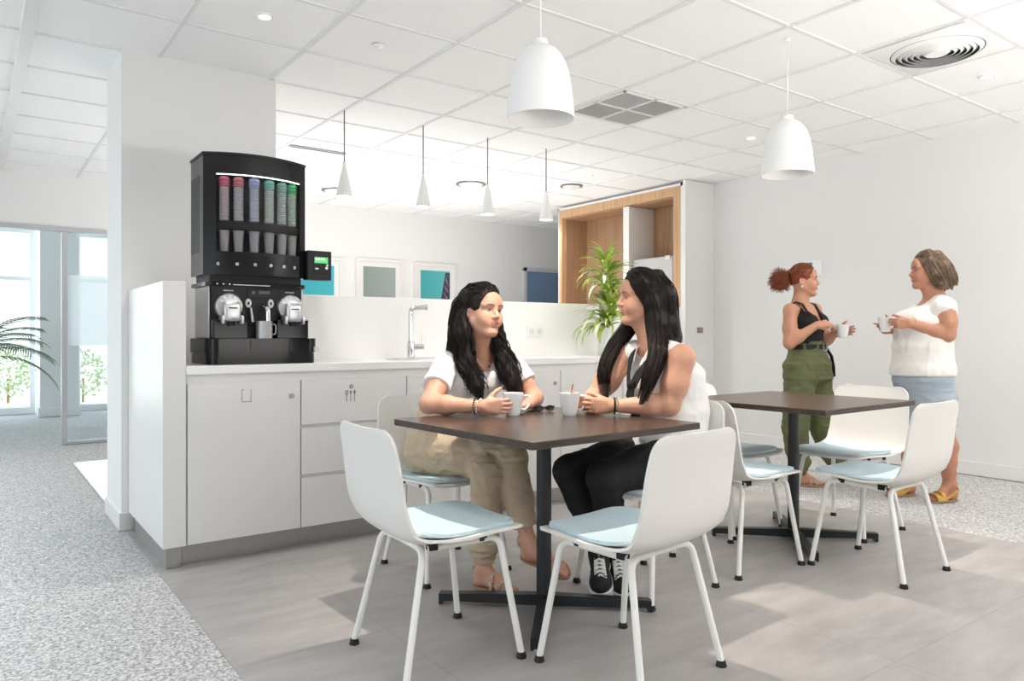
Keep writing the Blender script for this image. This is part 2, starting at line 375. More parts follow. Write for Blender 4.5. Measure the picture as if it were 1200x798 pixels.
# bell pendants over the tables
def bell(x, y, label):
    t = thing('bell_pendant', label, 'pendant lamp', (x, y, 1.955), 0, 'bell pendants over the tables')
    out = [(0.136, 0), (0.135, 0.02), (0.131, 0.07), (0.124, 0.13), (0.115, 0.18), (0.102, 0.222), (0.084, 0.255), (0.062, 0.279), (0.040, 0.292), (0.030, 0.296)]
    inn = [(r-0.004, max(z-0.003, 0)) for r, z in out[::-1]]
    bm = B(); lathe(bm, [(0.012, 0.2965)]+[(0.03, 0.2965)]+out[::-1][1:]+[(0.132, 0.0)]+inn[::-1][1:]+[(0.0, 0.285)], n=56); obj('lamp_shade', fixn(bm), M_lamp, t, 0.8)
    bm = B(); lathe(bm, [(0, 0.288), (0.030, 0.288), (0.031, 0.31), (0.026, 0.318), (0, 0.318)], n=32); obj('cap', bm, M_lamp, t, 0.6)
    bm = B(); tube(bm, [(0, 0, 0.31), (0, 0, CEIL-1.955)], 0.0028, 8); obj('cord', bm, M_lamp, t, 3)
    bm = B(); lathe(bm, [(0, CEIL-1.955-0.014), (0.012, CEIL-1.955-0.014), (0.014, CEIL-1.955), (0, CEIL-1.955)], n=16); obj('ceiling_fixing', bm, M_lamp, t, 0.6)
    bm = B(); lathe(bm, [(0.0, 0.15), (0.02, 0.153), (0.032, 0.17), (0.030, 0.195), (0.016, 0.22), (0.014, 0.288), (0, 0.288)], n=24); obj('bulb', bm, M_bulb, t, 3)
    l = bpy.data.lights.new('bulb_light', 'SPOT'); l.energy = 120; l.color = (1, 0.87, 0.75); l.shadow_soft_size = 0.014; l.spot_size = math.radians(68); l.spot_blend = 0.7
    o = bpy.data.objects.new('bulb_light', l); C.objects.link(o); o.parent = t; o.location = (0, 0, 0.13)
bell(1.845, 2.335, 'white bell pendant lamp over the nearer table')
bell(3.56, 2.36, 'white bell pendant lamp over the farther table')
# cone pendants over the counter
cl = ['leftmost of the four small white cone pendants', 'second from the left of the four small white cone pendants', 'third from the left of the four small white cone pendants', 'rightmost of the four small white cone pendants']
for k, (px, pyb) in enumerate(((403.5, 230.5), (496, 242.5), (571.5, 251.5), (640, 258))):
    kk = (px-600)/FPX; Y = 4.96; dd = Y/(SY-kk*CY); X = dd*(CY+kk*SY); Z = CAM_H-(pyb-HORIZ)*dd/FPX
    t = thing('cone_pendant', cl[k], 'pendant lamp', (X, Y, Z), 0, 'small cone pendants behind the counter')
    bm = B(); lathe(bm, [(0.008, 0.245), (0.010, 0.24), (0.058, 0.006), (0.0595, 0.0), (0.056, 0.0), (0.007, 0.232), (0.0, 0.232)], n=36); lathe(bm, [(0, 0.246), (0.008, 0.245)], n=36); obj('lamp_shade', fixn(bm), M_lamp, t, 0.9)
    bm = B(); tube(bm, [(0, 0, 0.244), (0, 0, CEIL-Z)], 0.0045, 8); obj('cord', bm, mat('cord_grey%d' % k, (0.10, 0.10, 0.10), 0.6), t, 3)
    bm = B(); lathe(bm, [(0, 0.012), (0.05, 0.012), (0.048, 0.02), (0, 0.02)], n=28); obj('diffuser', bm, M_glowcone, t, 3)

# ------------------------------------------------------------------ kitchen counter
FYC = 3.74                                          # plane of the cabinet fronts
def lock(bm, x, z, y=FYC-0.021): lathe(bm, [(0, 0), (0.011, 0), (0.012, 0.004), (0.012, 0.012), (0, 0.012)], (x, y-0.006, z), 20, 'y')
def cabinet(x0, x1, label, drawers, first=False):
    t = thing('base_cabinet', label, 'cabinet', (0, 0, 0), 0, 'white base cabinets of the counter')
    bm = B(); box(bm, (x0, FYC, 0.10), (x1, 4.30, 0.905)); obj('carcass', bm, M_white, t)
    zs = [(0.104, 0.357), (0.374, 0.614), (0.631, 0.862)] if drawers else [(0.104, 0.862)]
    for (a, b_) in zs:
        bm = B(); box(bm, (x0+0.003, FYC-0.020, a), (x1-0.003, FYC-0.001, b_), 0.0015)
        o = obj('drawer' if drawers else 'door', bm, M_white, t)
        lx, lz = ((x0+x1)/2-0.028, b_-0.045) if drawers else (x1-0.048, b_-0.08)
        bm = B(); lock(bm, lx, lz); obj('lock', bm, M_steel, o, 0.6)
        if first and not drawers:
            bm = B(); ix, iz, y = (x0+x1)/2-0.001, 0.795, FYC-0.0215   # outline of a tumbler
            for (p, q) in (((-0.022, 0.03), (-0.022, -0.03)), ((-0.022, -0.03), (0.022, -0.03)), ((0.022, -0.03), (0.022, 0.03)), ((-0.022, 0.03), (-0.012, 0.03))):
                box(bm, (ix+min(p[0], q[0])-0.0012, y, iz+min(p[1], q[1])-0.0012), (ix+max(p[0], q[0])+0.0012, y+0.0014, iz+max(p[1], q[1])+0.0012))
            obj('printed_icon', bm, M_line, o)
        if drawers and b_ > 0.8:
            bm = B(); ix, iz, y = lx-0.004, 0.765, FYC-0.0215
            for dx, kind in ((-0.022, 'fork'), (0.0, 'knife'), (0.022, 'spoon')):
                box(bm, (ix+dx-0.0016, y, iz-0.028), (ix+dx+0.0016, y+0.0014, iz+0.012))
                if kind == 'fork':
                    for q in (-0.006, 0, 0.006): box(bm, (ix+dx+q-0.001, y, iz+0.012), (ix+dx+q+0.001, y+0.0014, iz+0.034))
                    box(bm, (ix+dx-0.007, y, iz+0.010), (ix+dx+0.007, y+0.0014, iz+0.013))
                else: lathe(bm, [(0, 0), (0.005 if kind == 'knife' else 0.006, 0), (0.005, 0.0014), (0, 0.0014)], (0, 0, 0), 14, 'y', Matrix.Translation((ix+dx, y, iz+0.022)) @ Matrix.Diagonal((1, 1, 2.0, 1)))
            obj('printed_icon', bm, M_line, o)
    return t
cabinet(0.826, 1.373, 'white single door base cabinet below the coffee machine', False, True)
cabinet(1.373, 1.982, 'white base cabinet of three drawers left of the seated woman in the white T-shirt', True)
cabinet(1.982, 2.545, 'white door cabinet directly behind the woman in the white T-shirt', False)
cabinet(2.545, 3.106, 'white door cabinet seen between the two seated women', False)
cabinet(3.106, 3.67, 'white door cabinet behind the right arm of the woman in black trousers', False)
cabinet(3.67, 4.30, 'white door cabinet at the far end of the counter', False)
bm = B(); box(bm, (0.80, 3.775, 0), (4.28, 3.79, 0.098)); tag(obj('toe_kick', bm, M_steel), 'brushed steel plinth strip running under the white cabinets', 'plinth')
bm = B(); box(bm, (0.822, 3.715, 0.905), (4.34, 4.318, 0.945), 0.003)
tag(obj('worktop', bm, M_top), 'long white worktop on the kitchen cabinets', 'worktop')
t = thing('end_panel', 'tall thick white end panel at the left end of the counter', 'panel', (0.72, 3.725, 0))
bm = B(); box(bm, (0, 0, 0.10), (0.102, 0.912, 1.344), 0.0025); obj('panel', bm, M_white, t)
bm = B(); box(bm, (0.018, 0.02, 0), (0.085, 0.05, 0.10), 0.002); box(bm, (0.014, 0.85, 0), (0.09, 0.90, 0.10), 0.002); box(bm, (0.02, 0.03, 0), (0.03, 0.88, 0.098)); obj('plinth', bm, M_steel, t)
# tap and sink
tp = at(483, 420, 4.62); tp = Vector((2.235, 4.14, 0.945))
t = thing('kitchen_tap', 'tall chrome kitchen tap with square bent spout on the worktop', 'tap', tp)
bm = B(); lathe(bm, [(0, 0), (0.03, 0), (0.03, 0.006), (0.024, 0.012), (0.024, 0.10), (0.02, 0.11), (0, 0.11)], n=24); obj('body', bm, M_chrome, t, 0.5)
bm = B(); tube(bm, bend([(0, 0, 0.1), (0, 0, 0.318), (0.080, -0.05, 0.322)], 0.03, 8), 0.0155, 16); tube(bm, [(0.076, -0.0475, 0.322), (0.088, -0.055, 0.322)], 0.019, 16); obj('spout', bm, M_chrome, t, 0.7)
bm = B(); tube(bm, [(0.01, -0.004, 0.075), (0.075, -0.03, 0.075)], 0.018, 16); tube(bm, [(0.068, -0.027, 0.085), (0.070, -0.028, 0.15)], 0.006, 10); obj('lever', bm, M_chrome, t, 0.7)
t = thing('sink', 'flush round edged steel sink rim set in the white worktop below the tap', 'sink', (2.24, 3.98, 0.945))
bm = B(); poly = [(0.22*math.copysign(abs(math.cos(a))**0.5, math.cos(a)), 0.14*math.copysign(abs(math.sin(a))**0.5, math.sin(a))) for a in [2*PI*k/40 for k in range(40)]]
prism(bm, poly, 0.0, 0.006); obj('rim', bm, mat('sink_rim', (0.72, 0.72, 0.72), 0.3, 0.6), t, 0.5)
bm = B(); prism(bm, [(p[0]*0.9, p[1]*0.88) for p in poly], 0.0062, 0.0072); obj('basin', bm, mat('sink_basin', (0.55, 0.55, 0.55), 0.3, 0.7), t, 0.5)
# sockets on the splashback
t = thing('wall_socket', 'white double wall socket on the splashback between the seated women', 'socket', (3.36, 4.32, 1.12))
bm = B(); box(bm, (-0.075, -0.008, -0.04), (0.075, 0, 0.04), 0.003); obj('plate', bm, M_ceram, t)
for s in (-0.037, 0.037):
    bm = B(); lathe(bm, [(0, 0), (0.02, 0), (0.024, -0.004), (0.02, -0.0045), (0, -0.003)], (s, -0.006, 0), 24, 'y'); obj('outlet', bm, mat('socket_grey', (0.72, 0.70, 0.68), 0.4), t, 0.5)

# ------------------------------------------------------------------ tall wooden cupboard at the right end
t = thing('tall_cupboard', 'tall oak framed niche cupboard with white partition at the back right', 'cupboard', (5.90, 5.12, 0))
L_ = 1.99
bm = B(); box(bm, (0, 0.0, 0), (0.43, 0.03, 2.66)); box(bm, (0, L_-0.02, 0), (0.43, L_, 2.66)); box(bm, (0, 0.0, 2.63), (0.43, L_, 2.66)); obj('white_casing', bm, M_wall, t)
bm = B(); box(bm, (-0.004, 0.028, 0), (0.42, 0.125, 2.632), 0.002); box(bm, (-0.004, L_-0.07, 0), (0.42, L_-0.018, 2.632), 0.002); box(bm, (-0.004, 0.1251, 2.535), (0.42, L_-0.0701, 2.632), 0.002); obj('oak_frame', bm, M_oak, t)
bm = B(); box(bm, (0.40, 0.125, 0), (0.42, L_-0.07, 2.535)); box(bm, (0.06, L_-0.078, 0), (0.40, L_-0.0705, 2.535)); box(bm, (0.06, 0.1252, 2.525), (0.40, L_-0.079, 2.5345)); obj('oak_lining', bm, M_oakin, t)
bm = B(); box(bm, (0.0, 0.77, 0), (0.398, 0.86, 2.523), 0.002); obj('partition', bm, M_white, t)
bm = B(); box(bm, (0.05, 0.18, 0.0), (0.39, 0.755, 1.93), 0.01); fr = tag(obj('refrigerator', bm, mat('fridge_steel', (0.55, 0.54, 0.53), 0.35, 0.5)), 'pale steel refrigerator standing inside the oak niche', 'refrigerator'); fr.location = (5.90, 5.12, 0)
bm = B(); box(bm, (0.03, 0.2, 1.90), (0.07, 0.27, 1.935), 0.004); obj('hinge', bm, M_chrome, fr)
bm = B(); box(bm, (5.90, 5.085, 0), (RX, 5.12, CEIL)); struct('wall_end', bm, M_wall, 'narrow white end wall beside the oak cupboard')
t = thing('switch_plate', 'small brown switch plate on the white end wall', 'switch', (6.124, 5.085, 1.146))
bm = B(); box(bm, (-0.045, -0.008, -0.03), (0.045, 0, 0.03), 0.003); obj('plate', bm, mat('bronze_plate', (0.36, 0.28, 0.22), 0.4, 0.3), t)
bm = B(); box(bm, (-0.02, -0.011, -0.02), (0.02, -0.007, 0.02), 0.002); obj('rocker', bm, mat('bronze_rocker', (0.40, 0.32, 0.26), 0.4, 0.3), t)
t = thing('thermostat', 'white wall thermostat with grey screen behind the red haired woman', 'thermostat', (RX, 3.93, 1.715))
bm = B(); box(bm, (-0.022, -0.085, -0.075), (0, 0.085, 0.075), 0.004); obj('housing', bm, M_ceram, t)
bm = B(); box(bm, (-0.024, 0.0, 0.0), (-0.021, 0.07, 0.055), 0.001); obj('screen', bm, mat('lcd_grey', (0.16, 0.20, 0.19), 0.3), t)

# ------------------------------------------------------------------ pictures on the far wall
def picture(px0, px1, pyt, label, m_art, strip=False):
    Y = FY
    def X(px):
        k = (px-600)/FPX; d = Y/(SY-k*CY); return d*(CY+k*SY), d
    (x0, d0), (x1, d1_) = X(px0), X(px1); zt = CAM_H-(pyt-HORIZ)*d0/FPX
    wd = x1-x0; ht = 0.9
    t = thing('framed_picture', label, 'picture', (x0, Y, zt-ht), 0, 'framed prints on the far wall')
    bm = B()
    f = 0.035
    box(bm, (0, -0.03, 0), (f, 0, ht), 0.002); box(bm, (wd-f, -0.03, 0), (wd, 0, ht), 0.002); box(bm, (f, -0.03, 0), (wd-f, 0, f), 0.002); box(bm, (f, -0.03, ht-f), (wd-f, 0, ht), 0.002)
    obj('frame', bm, M_white, t)
    bm = B(); box(bm, (f, -0.012, f), (wd-f, -0.004, ht-f)); obj('mat_board', bm, mat('passepartout', (0.80, 0.78, 0.77), 0.7), t)
    g = 0.10
    bm = B(); box(bm, (g, -0.014, g), (wd-g, -0.0122, ht-g)); art = obj('print', bm, m_art, t)
    if strip:   # a dark lattice tower leaning into the picture from the right
        bm = B(); prism(bm, [(wd-g-0.20, g), (wd-g-0.005, g), (wd-g-0.005, ht-g-0.02), (wd-g-0.07, ht-g-0.02)], 0, 0.0012, Matrix.Translation((0, -0.0142, 0)) @ Matrix.Rotation(PI/2, 4, 'X'))
        tw = obj('painted_tower', bm, mat('tower_dark', (0.05, 0.05, 0.08), 0.6), art)
        cols = [(0.45, 0.08, 0.12), (0.10, 0.20, 0.32), (0.55, 0.16, 0.2), (0.3, 0.3, 0.36)]
        for q in range(22):
            z = g+0.02+q*0.029; xl = wd-g-0.20+0.13*(z-g)/(ht-2*g)
            bm = B(); x = xl+0.015+((q*37) % 10)/10*max(0.02, wd-g-0.03-xl-0.03)
            box(bm, (x, -0.0164, z), (x+0.026, -0.0155, z+0.02)); obj('painted_panel', bm, mat('tower_c%d' % q, cols[q % 4], 0.6), art)
def art_mat(name, c1, c2):
    m = mat(name, c1, 0.5); n = m.node_tree.nodes; L = m.node_tree.links
    tcn = n.new('ShaderNodeTexCoord'); s_ = n.new('ShaderNodeSeparateXYZ'); cr = n.new('ShaderNodeValToRGB')
    cr.color_ramp.elements[0].color = (*c1, 1); cr.color_ramp.elements[1].color = (*c2, 1)
    L.new(tcn.outputs['Generated'], s_.inputs[0]); L.new(s_.outputs['X'], cr.inputs[0]); L.new(cr.outputs[0], n['Principled BSDF'].inputs['Base Color']); return m
picture(342, 400, 299, 'white framed teal print beside the coffee machine', art_mat('art_teal', (0.03, 0.35, 0.42), (0.05, 0.42, 0.48)))
picture(416.5, 471, 302, 'white framed plain grey green print, middle of the three', art_mat('art_sage', (0.24, 0.30, 0.28), (0.33, 0.38, 0.36)))
picture(484.5, 534, 307, 'white framed turquoise print with dark tower, rightmost of the three', art_mat('art_turq', (0.05, 0.38, 0.40), (0.12, 0.50, 0.50)), True)
k0, k1 = (613-600)/FPX, (680-600)/FPX
dx0 = FY/(SY-k0*CY)*(CY+k0*SY); dx1 = dx0+0.95
bm = B(); box(bm, (dx0, FY-0.03, 0), (dx0+0.05, FY, 2.08), 0.002); box(bm, (dx1-0.05, FY-0.03, 0), (dx1, FY, 2.08), 0.002); box(bm, (dx0, FY-0.03, 2.03), (dx1, FY, 2.08), 0.002)
d2 = struct('door_2', bm, mat('door_frame_grey', (0.60, 0.61, 0.64), 0.5), 'grey blue door in the far wall left of the oak cupboard')
bm = B(); box(bm, (dx0+0.05, FY-0.018, 0.01), (dx1-0.05, FY, 2.03)); struct('door_leaf', bm, mat('door_blue', (0.17, 0.27, 0.42), 0.5), parent=d2)
bm = B(); tube(bm, bend([(dx1-0.1, FY-0.018, 1.0), (dx1-0.1, FY-0.06, 1.0), (dx1-0.22, FY-0.06, 1.0)], 0.015), 0.009, 10); struct('door_handle', bm, M_steel, parent=d2)
# ------------------------------------------------------------------ coffee machine on the worktop
MX, MY, MZ = 0.94, 3.80, 0.945
def mx(px, y=0.04):                                # pixel column on the machine front -> local x
    k = (px-600)/FPX; Y = MY+y; d = Y/(SY-k*CY); return d*(CY+k*SY)-MX
M_silver = mat('silver_plastic', (0.62, 0.63, 0.64), 0.28, 0.75)
M_silverw = mat('pale_silver_panel', (0.66, 0.67, 0.69), 0.3, 0.35)
M_gap = mat('machine_black', (0.006, 0.006, 0.007), 0.5)
t = thing('coffee_machine', 'black twin head capsule coffee machine with silver brew heads on the worktop', 'coffee machine', (MX, MY, MZ))
bm = B()
def rr(x0, x1, y0, y1, r, n=6):                    # plan with rounded front corners
    p = [(x0, y1)]
    for k in range(n+1):
        a = PI+PI/2*k/n; p.append((x0+r+r*math.cos(a), y0+r+r*math.sin(a)))
    for k in range(n+1):
        a = 1.5*PI+PI/2*k/n; p.append((x1-r+r*math.cos(a), y0+r+r*math.sin(a)))
    return p+[(x1, y1)]
prism(bm, rr(0.0, 0.555, 0.012, 0.34, 0.05), 0.0, 0.052); prism(bm, rr(-0.006, 0.56, 0.0, 0.34, 0.055), 0.056, 0.130); prism(bm, rr(0.004, 0.55, 0.01, 0.33, 0.05), 0.05, 0.06)
obj('plinth_drawers', bm, M_black, t, 0.5)
bm = B(); box(bm, (mx(291)-0.001, -0.0022, 0.062), (mx(291)+0.001, 0.01, 0.126)); box(bm, (mx(336)-0.001, -0.0022, 0.062), (mx(336)+0.001, 0.01, 0.126)); obj('drawer_seam', bm, M_gap, t)
bm = B(); box(bm, (0.535, -0.003, 0.058), (0.562, 0.03, 0.085), 0.003); obj('side_lever', bm, M_silverw, t)
bm = B(); box(bm, (0.022, 0.05, 0.13), (0.486, 0.34, 0.40), 0.006); obj('body', bm, M_blackm, t)
bm = B(); box(bm, (0.014, 0.062, 0.132), (0.0225, 0.33, 0.392), 0.003); obj('side_panel', bm, M_silverw, t); bm = B(); box(bm, (0.4855, 0.062, 0.132), (0.496, 0.33, 0.392), 0.003); obj('side_panel', bm, M_silverw, t)
bm = B(); prism(bm, rr(0.0, 0.51, 0.035, 0.345, 0.04), 0.392, 0.412); obj('cup_tray', bm, M_black, t, 0.5)
bm = B()
for k in range(3): lathe(bm, [(0, 0), (0.004, 0), (0.004, 0.003), (0, 0.003)], (0.05+0.03*k, 0.033, 0.402), 10, 'y')
box(bm, (mx(273), 0.0335, 0.3985), (mx(316), 0.036, 0.402)); obj('tray_trim', bm, M_silverw, t)
def brew_head(px, name='brew_head'):
    x = mx(px); z = 0.290
    bm = B(); lathe(bm, [(0, -0.028), (0.05, -0.026), (0.064, -0.018), (0.069, -0.006), (0.069, 0.012), (0, 0.012)], (x, 0.045, z), 40, 'y'); h = obj(name, bm, M_silver, t, 0.6)
    bm = B()
    for k in range(5):
        a = PI*(0.18+0.16*k); lathe(bm, [(0, -0.005), (0.0075, -0.004), (0.009, 0), (0, 0)], (x+0.052*math.cos(a), 0.021, z+0.05*math.sin(a)), 14, 'y')
    obj('button', bm, M_ceram, h, 0.6)
    bm = B(); box(bm, (x-0.043, -0.035, z-0.075), (x+0.043, 0.04, z+0.022), 0.018, 4); obj('brew_spout', bm, M_silver, h, 0.7)
    bm = B(); box(bm, (x-0.020, -0.0375, z-0.012), (x+0.020, -0.034, z-0.006), 0.001); lathe(bm, [(0.0, -0.012), (0.018, -0.012), (0.022, 0.02), (0, 0.02)], (x, 0.0, z-0.085), 20); obj('spout_slot', bm, M_gap, h, 0.6)
    bm = B(); box(bm, (x-0.054, -0.038, z-0.088), (x-0.038, 0.03, z-0.045), 0.006); box(bm, (x+0.038, -0.038, z-0.088), (x+0.054, 0.03, z-0.045), 0.006); obj('spout_arm', bm, M_silver, h, 0.6)
    bm = B(); box(bm, (x-0.024, 0.045, z+0.078), (x+0.024, 0.0495, z+0.083)); obj('printed_mark', bm, M_grey, h)
    bm = B(); box(bm, (x-0.083, -0.002, 0.13), (x+0.083, 0.06, 0.218), 0.004); box(bm, (x-0.083, -0.004, 0.218), (x+0.083, 0.06, 0.224), 0.001); obj('cup_stand', bm, M_black, h)
brew_head(268); brew_head(340)
xc = mx(305)
bm = B(); box(bm, (xc-0.06, 0.044, 0.13), (xc+0.06, 0.0505, 0.255)); obj('steam_niche', bm, M_gap, t)
bm = B(); box(bm, (xc-0.062, 0.043, 0.335), (xc+0.068, 0.0505, 0.385), 0.002); obj('display', bm, mat('display_dark', (0.02, 0.022, 0.026), 0.15), t)
bm = B(); box(bm, (xc-0.04, 0.0418, 0.356), (xc-0.026, 0.0428, 0.372)); box(bm, (xc-0.006, 0.0418, 0.358), (xc+0.05, 0.0428, 0.374)); obj('display_text', bm, mat('display_grey', (0.10, 0.10, 0.11), 0.4), t)
for s in (-1, 1):
    bm = B(); lathe(bm, [(0.006, -0.004), (0.014, -0.004), (0.016, 0.002), (0.006, 0.002), (0.006, -0.004)], (0, 0, 0), 20, 'y', Matrix.Translation((xc+s*0.057, 0.048, 0.310)) @ Matrix.Diagonal((1, 1, 1.5, 1))); obj('steam_button', bm, M_ceram, t, 0.6)
bm = B(); tube(bm, bend([(xc+0.005, 0.05, 0.30), (xc+0.02, -0.02, 0.29), (xc+0.022, -0.02, 0.19)], 0.03), 0.0125, 14); tube(bm, [(xc-0.05, 0.03, 0.285), (xc-0.05, 0.0, 0.21)], [0.006, 0.009], 10); obj('steam_wand', bm, M_chrome, t, 0.7)
j = thing('milk_jug', 'small steel milk jug under the steam wand of the coffee machine', 'jug', (MX+xc+0.006, MY-0.018+0.012, MZ+0.1305))
bm = B(); lathe(bm, [(0, 0), (0.038, 0), (0.040, 0.004), (0.040, 0.082), (0.042, 0.088), (0.039, 0.088), (0.037, 0.08), (0.037, 0.006), (0, 0.006)], n=36); obj('jug_body', fixn(bm), M_silver, j, 0.7)
bm = B(); tube(bm, bend([(0.038, 0.01, 0.075), (0.066, 0.018, 0.07), (0.062, 0.016, 0.02), (0.039, 0.01, 0.02)], 0.015), 0.004, 8); obj('handle', bm, M_silver, j, 0.7)

# capsule dispenser standing on the machine
t = thing('capsule_dispenser', 'tall curved black capsule and cup dispenser standing on the coffee machine', 'dispenser', (MX, MY, MZ+0.412))
DX0, DX1 = -0.012, 0.505; DH = 0.640
def yf(x): return 0.055-0.085*(1-((x-0.2465)/0.26)**2)
def band(x0, x1, yb, dy=0.0, n=24):
    return [(x0, yb)]+[(x0+(x1-x0)*k/n, yf(x0+(x1-x0)*k/n)+dy) for k in range(n+1)]+[(x1, yb)]
bm = B(); box(bm, (0.02, 0.06, 0.0005), (0.486, 0.33, 0.05), 0.003); obj('foot', bm, M_gap, t)
bm = B(); prism(bm, band(DX0, DX1, 0.30), 0.035, 0.150); obj('lower_front', bm, M_black, t, 0.5)
bm = B(); prism(bm, band(DX0, DX1, 0.30), 0.535, DH-0.012); obj('upper_front', bm, M_black, t, 0.5)
bm = B(); prism(bm, band(DX0-0.004, DX1+0.004, 0.305, -0.004), DH-0.012, DH); obj('lid', bm, M_blackm, t, 0.5)
bm = B(); box(bm, (DX0, 0.12, 0.150), (DX1, 0.30, 0.535)); obj('back_panel', bm, M_gap, t)
bm = B(); prism(bm, band(DX0, DX0+0.055, 0.12, 0, 6), 0.150, 0.535); obj('side_wall', bm, M_black, t, 0.5); bm = B(); prism(bm, band(DX1-0.035, DX1, 0.12, 0, 6), 0.150, 0.535); obj('side_wall', bm, M_black, t, 0.5)
bm = B(); prism(bm, band(DX0+0.06, DX1-0.04, 0.118, 0.012), 0.262, 0.300); obj('shelf', bm, M_blackm, t, 0.5)
gm = mat('smoked_glass', (0.01, 0.01, 0.012), 0.03, alpha=0.16)
bm = B(); n = 24; xs = [DX0+0.056+(DX1-0.092-DX0)*k/n for k in range(n+1)]
prism(bm, [(x, yf(x)+0.001) for x in xs]+[(x, yf(x)+0.004) for x in xs[::-1]], 0.1505, 0.5345); obj('window', bm, gm, t, 0.5)
caps = [(0.62, 0.16, 0.26), (0.55, 0.20, 0.23), (0.36, 0.40, 0.66), (0.20, 0.48, 0.40), (0.26, 0.46, 0.40), (0.12, 0.55, 0.26)]
tins = [(0.62, 0.55, 0.56), (0.56, 0.56, 0.58), (0.56, 0.58, 0.66), (0.56, 0.61, 0.57), (0.56, 0.61, 0.61), (0.58, 0.68, 0.60)]
for k, px in enumerate((262.5, 278, 295.5, 313, 329, 342.5)):
    x = mx(px, 0.05); y = yf(x)+0.045
    prof = [(0, 0.307)]
    for q in range(16): prof += [(0.019, 0.308+0.0105*q), (0.0245, 0.3105+0.0105*q), (0.0245, 0.314+0.0105*q)]
    prof += [(0.018, 0.478), (0, 0.478)]
    bm = B(); lathe(bm, prof, (x, y, 0), 20); cs = obj('capsule_stack', bm, mat('capsule_tint%d' % k, tins[k], 0.25, 0.5, emit=(*tins[k], 0.12)), t, 0.5)  # faint emission put into the capsules so they look lit
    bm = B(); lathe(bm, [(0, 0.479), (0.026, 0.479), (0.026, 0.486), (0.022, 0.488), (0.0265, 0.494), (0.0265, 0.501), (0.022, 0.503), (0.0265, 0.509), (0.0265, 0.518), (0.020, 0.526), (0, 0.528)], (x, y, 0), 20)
    obj('coloured_capsules', bm, mat('capsule_colour%d' % k, caps[k], 0.25, 0.4, emit=(*caps[k], 0.15)), cs, 0.5)  # same lit look put into the coloured capsules by emission
    bm = B(); lathe(bm, [(0, 0.154), (0.020, 0.154), (0.025, 0.250), (0.0275, 0.253), (0.0275, 0.258), (0.0, 0.2585)], (x, y, 0), 20); obj('paper_cup_stack', bm, mat('cup_tint%d' % k, tuple(0.5*c+0.18 for c in tins[k]), 0.3), t, 0.5)
    x = mx((257, 277, 297, 315.5, 332, 346)[k], 0.0)
    bm = B(); lathe(bm, [(0.0035, -0.001), (0.0075, -0.001), (0.0075, 0.004), (0.0035, 0.004), (0.0035, -0.001)], (x, yf(x)-0.001, 0.088), 18, 'y'); obj('push_button', bm, M_ceram, t, 0.6)
bm = B(); prism(bm, [(x, yf(x)+0.008) for x in xs]+[(x, yf(x)+0.016) for x in xs[::-1]], 0.532, 0.5345); obj('light_strip', bm, mat('led_strip', (1, 1, 1), 0.5, emit=(0.9, 1.0, 1.0, 6.0)), t)
# payment terminal hanging on its right side
x0, x1 = mx(358.5, 0.05), mx(386, 0.05)
bm = B(); box(bm, (x0-0.002, 0.02, 0.030), (x1, 0.09, 0.186), 0.004); rd = obj('payment_terminal', bm, M_blackm, t)
bm = B(); box(bm, (x0+0.028, 0.0175, 0.065), (x1-0.012, 0.0205, 0.165), 0.001); obj('touch_panel', bm, M_gap, rd)
bm = B(); box(bm, (x0+0.035, 0.0155, 0.120), (x1-0.022, 0.0178, 0.152)); obj('screen', bm, mat('green_screen', (0.05, 0.25, 0.08), 0.3, emit=(0.10, 0.62, 0.16, 0.9)), rd)
bm = B()
for q in range(4): box(bm, (x0+0.04+0.014*q, 0.0148, 0.135), (x0+0.048+0.014*q, 0.0157, 0.147))
obj('screen_text', bm, mat('screen_white', (0.8, 0.9, 0.8), 0.4, emit=(0.7, 0.9, 0.7, 0.6)), rd)
bm = B(); lathe(bm, [(0, -0.003), (0.008, -0.003), (0.008, 0.003), (0, 0.003)], (x1-0.03, 0.0165, 0.095), 16, 'y'); lathe(bm, [(0, -0.003), (0.006, -0.003), (0.006, 0.003), (0, 0.003)], (x1-0.026, 0.0165, 0.110), 16, 'y'); box(bm, (x0+0.038, 0.015, 0.086), (x0+0.056, 0.0178, 0.094)); obj('key', bm, M_silver, rd, 0.5)

# ------------------------------------------------------------------ tables
def table(loc, rz, label):
    t = thing('cafe_table', label, 'table', loc, rz, 'square cafe tables')
    bm = B(); box(bm, (-0.435, -0.435, 0.722), (0.435, 0.435, 0.748), 0.0025); obj('tabletop', bm, M_walnut, t)
    bm = B(); prism(bm, [(0.026*math.copysign(abs(math.cos(a))**0.6, math.cos(a)), 0.026*math.copysign(abs(math.sin(a))**0.6, math.sin(a))) for a in [2*PI*k/24 for k in range(24)]], 0.03, 0.712); obj('pole', bm, M_blackiron, t, 0.6)
    bm = B(); box(bm, (-0.17, -0.17, 0.712), (0.17, 0.17, 0.7215), 0.002); obj('mounting_plate', bm, M_blackiron, t)
    for k in range(4):
        a = PI/4+PI/2*k; M = Matrix.Rotation(a, 4, 'Z')
        bm = B(); vs = [(0.0, 0.012), (0.0, 0.056), (0.03, 0.056), (0.425, 0.046), (0.425, 0.003), (0.408, 0.003), (0.408, 0.018)]
        prism(bm, vs, -0.021, 0.021, M @ Matrix.Rotation(PI/2, 4, 'X')); lg = obj('foot_bar', bm, M_blackiron, t)
        bm = B(); lathe(bm, [(0, 0), (0.014, 0), (0.014, 0.008), (0, 0.008)], M @ Vector((0.414, 0, 0)), 16); obj('glide', bm, M_grey, lg, 0.6)
    return t
T1, T2 = Vector((1.862, 2.335, 0)), Vector((3.575, 2.335, 0))
table(T1, math.radians(3), 'nearer square dark wood cafe table where the two women sit')
table(T2, math.radians(1), 'farther square dark wood cafe table with empty chairs around it')

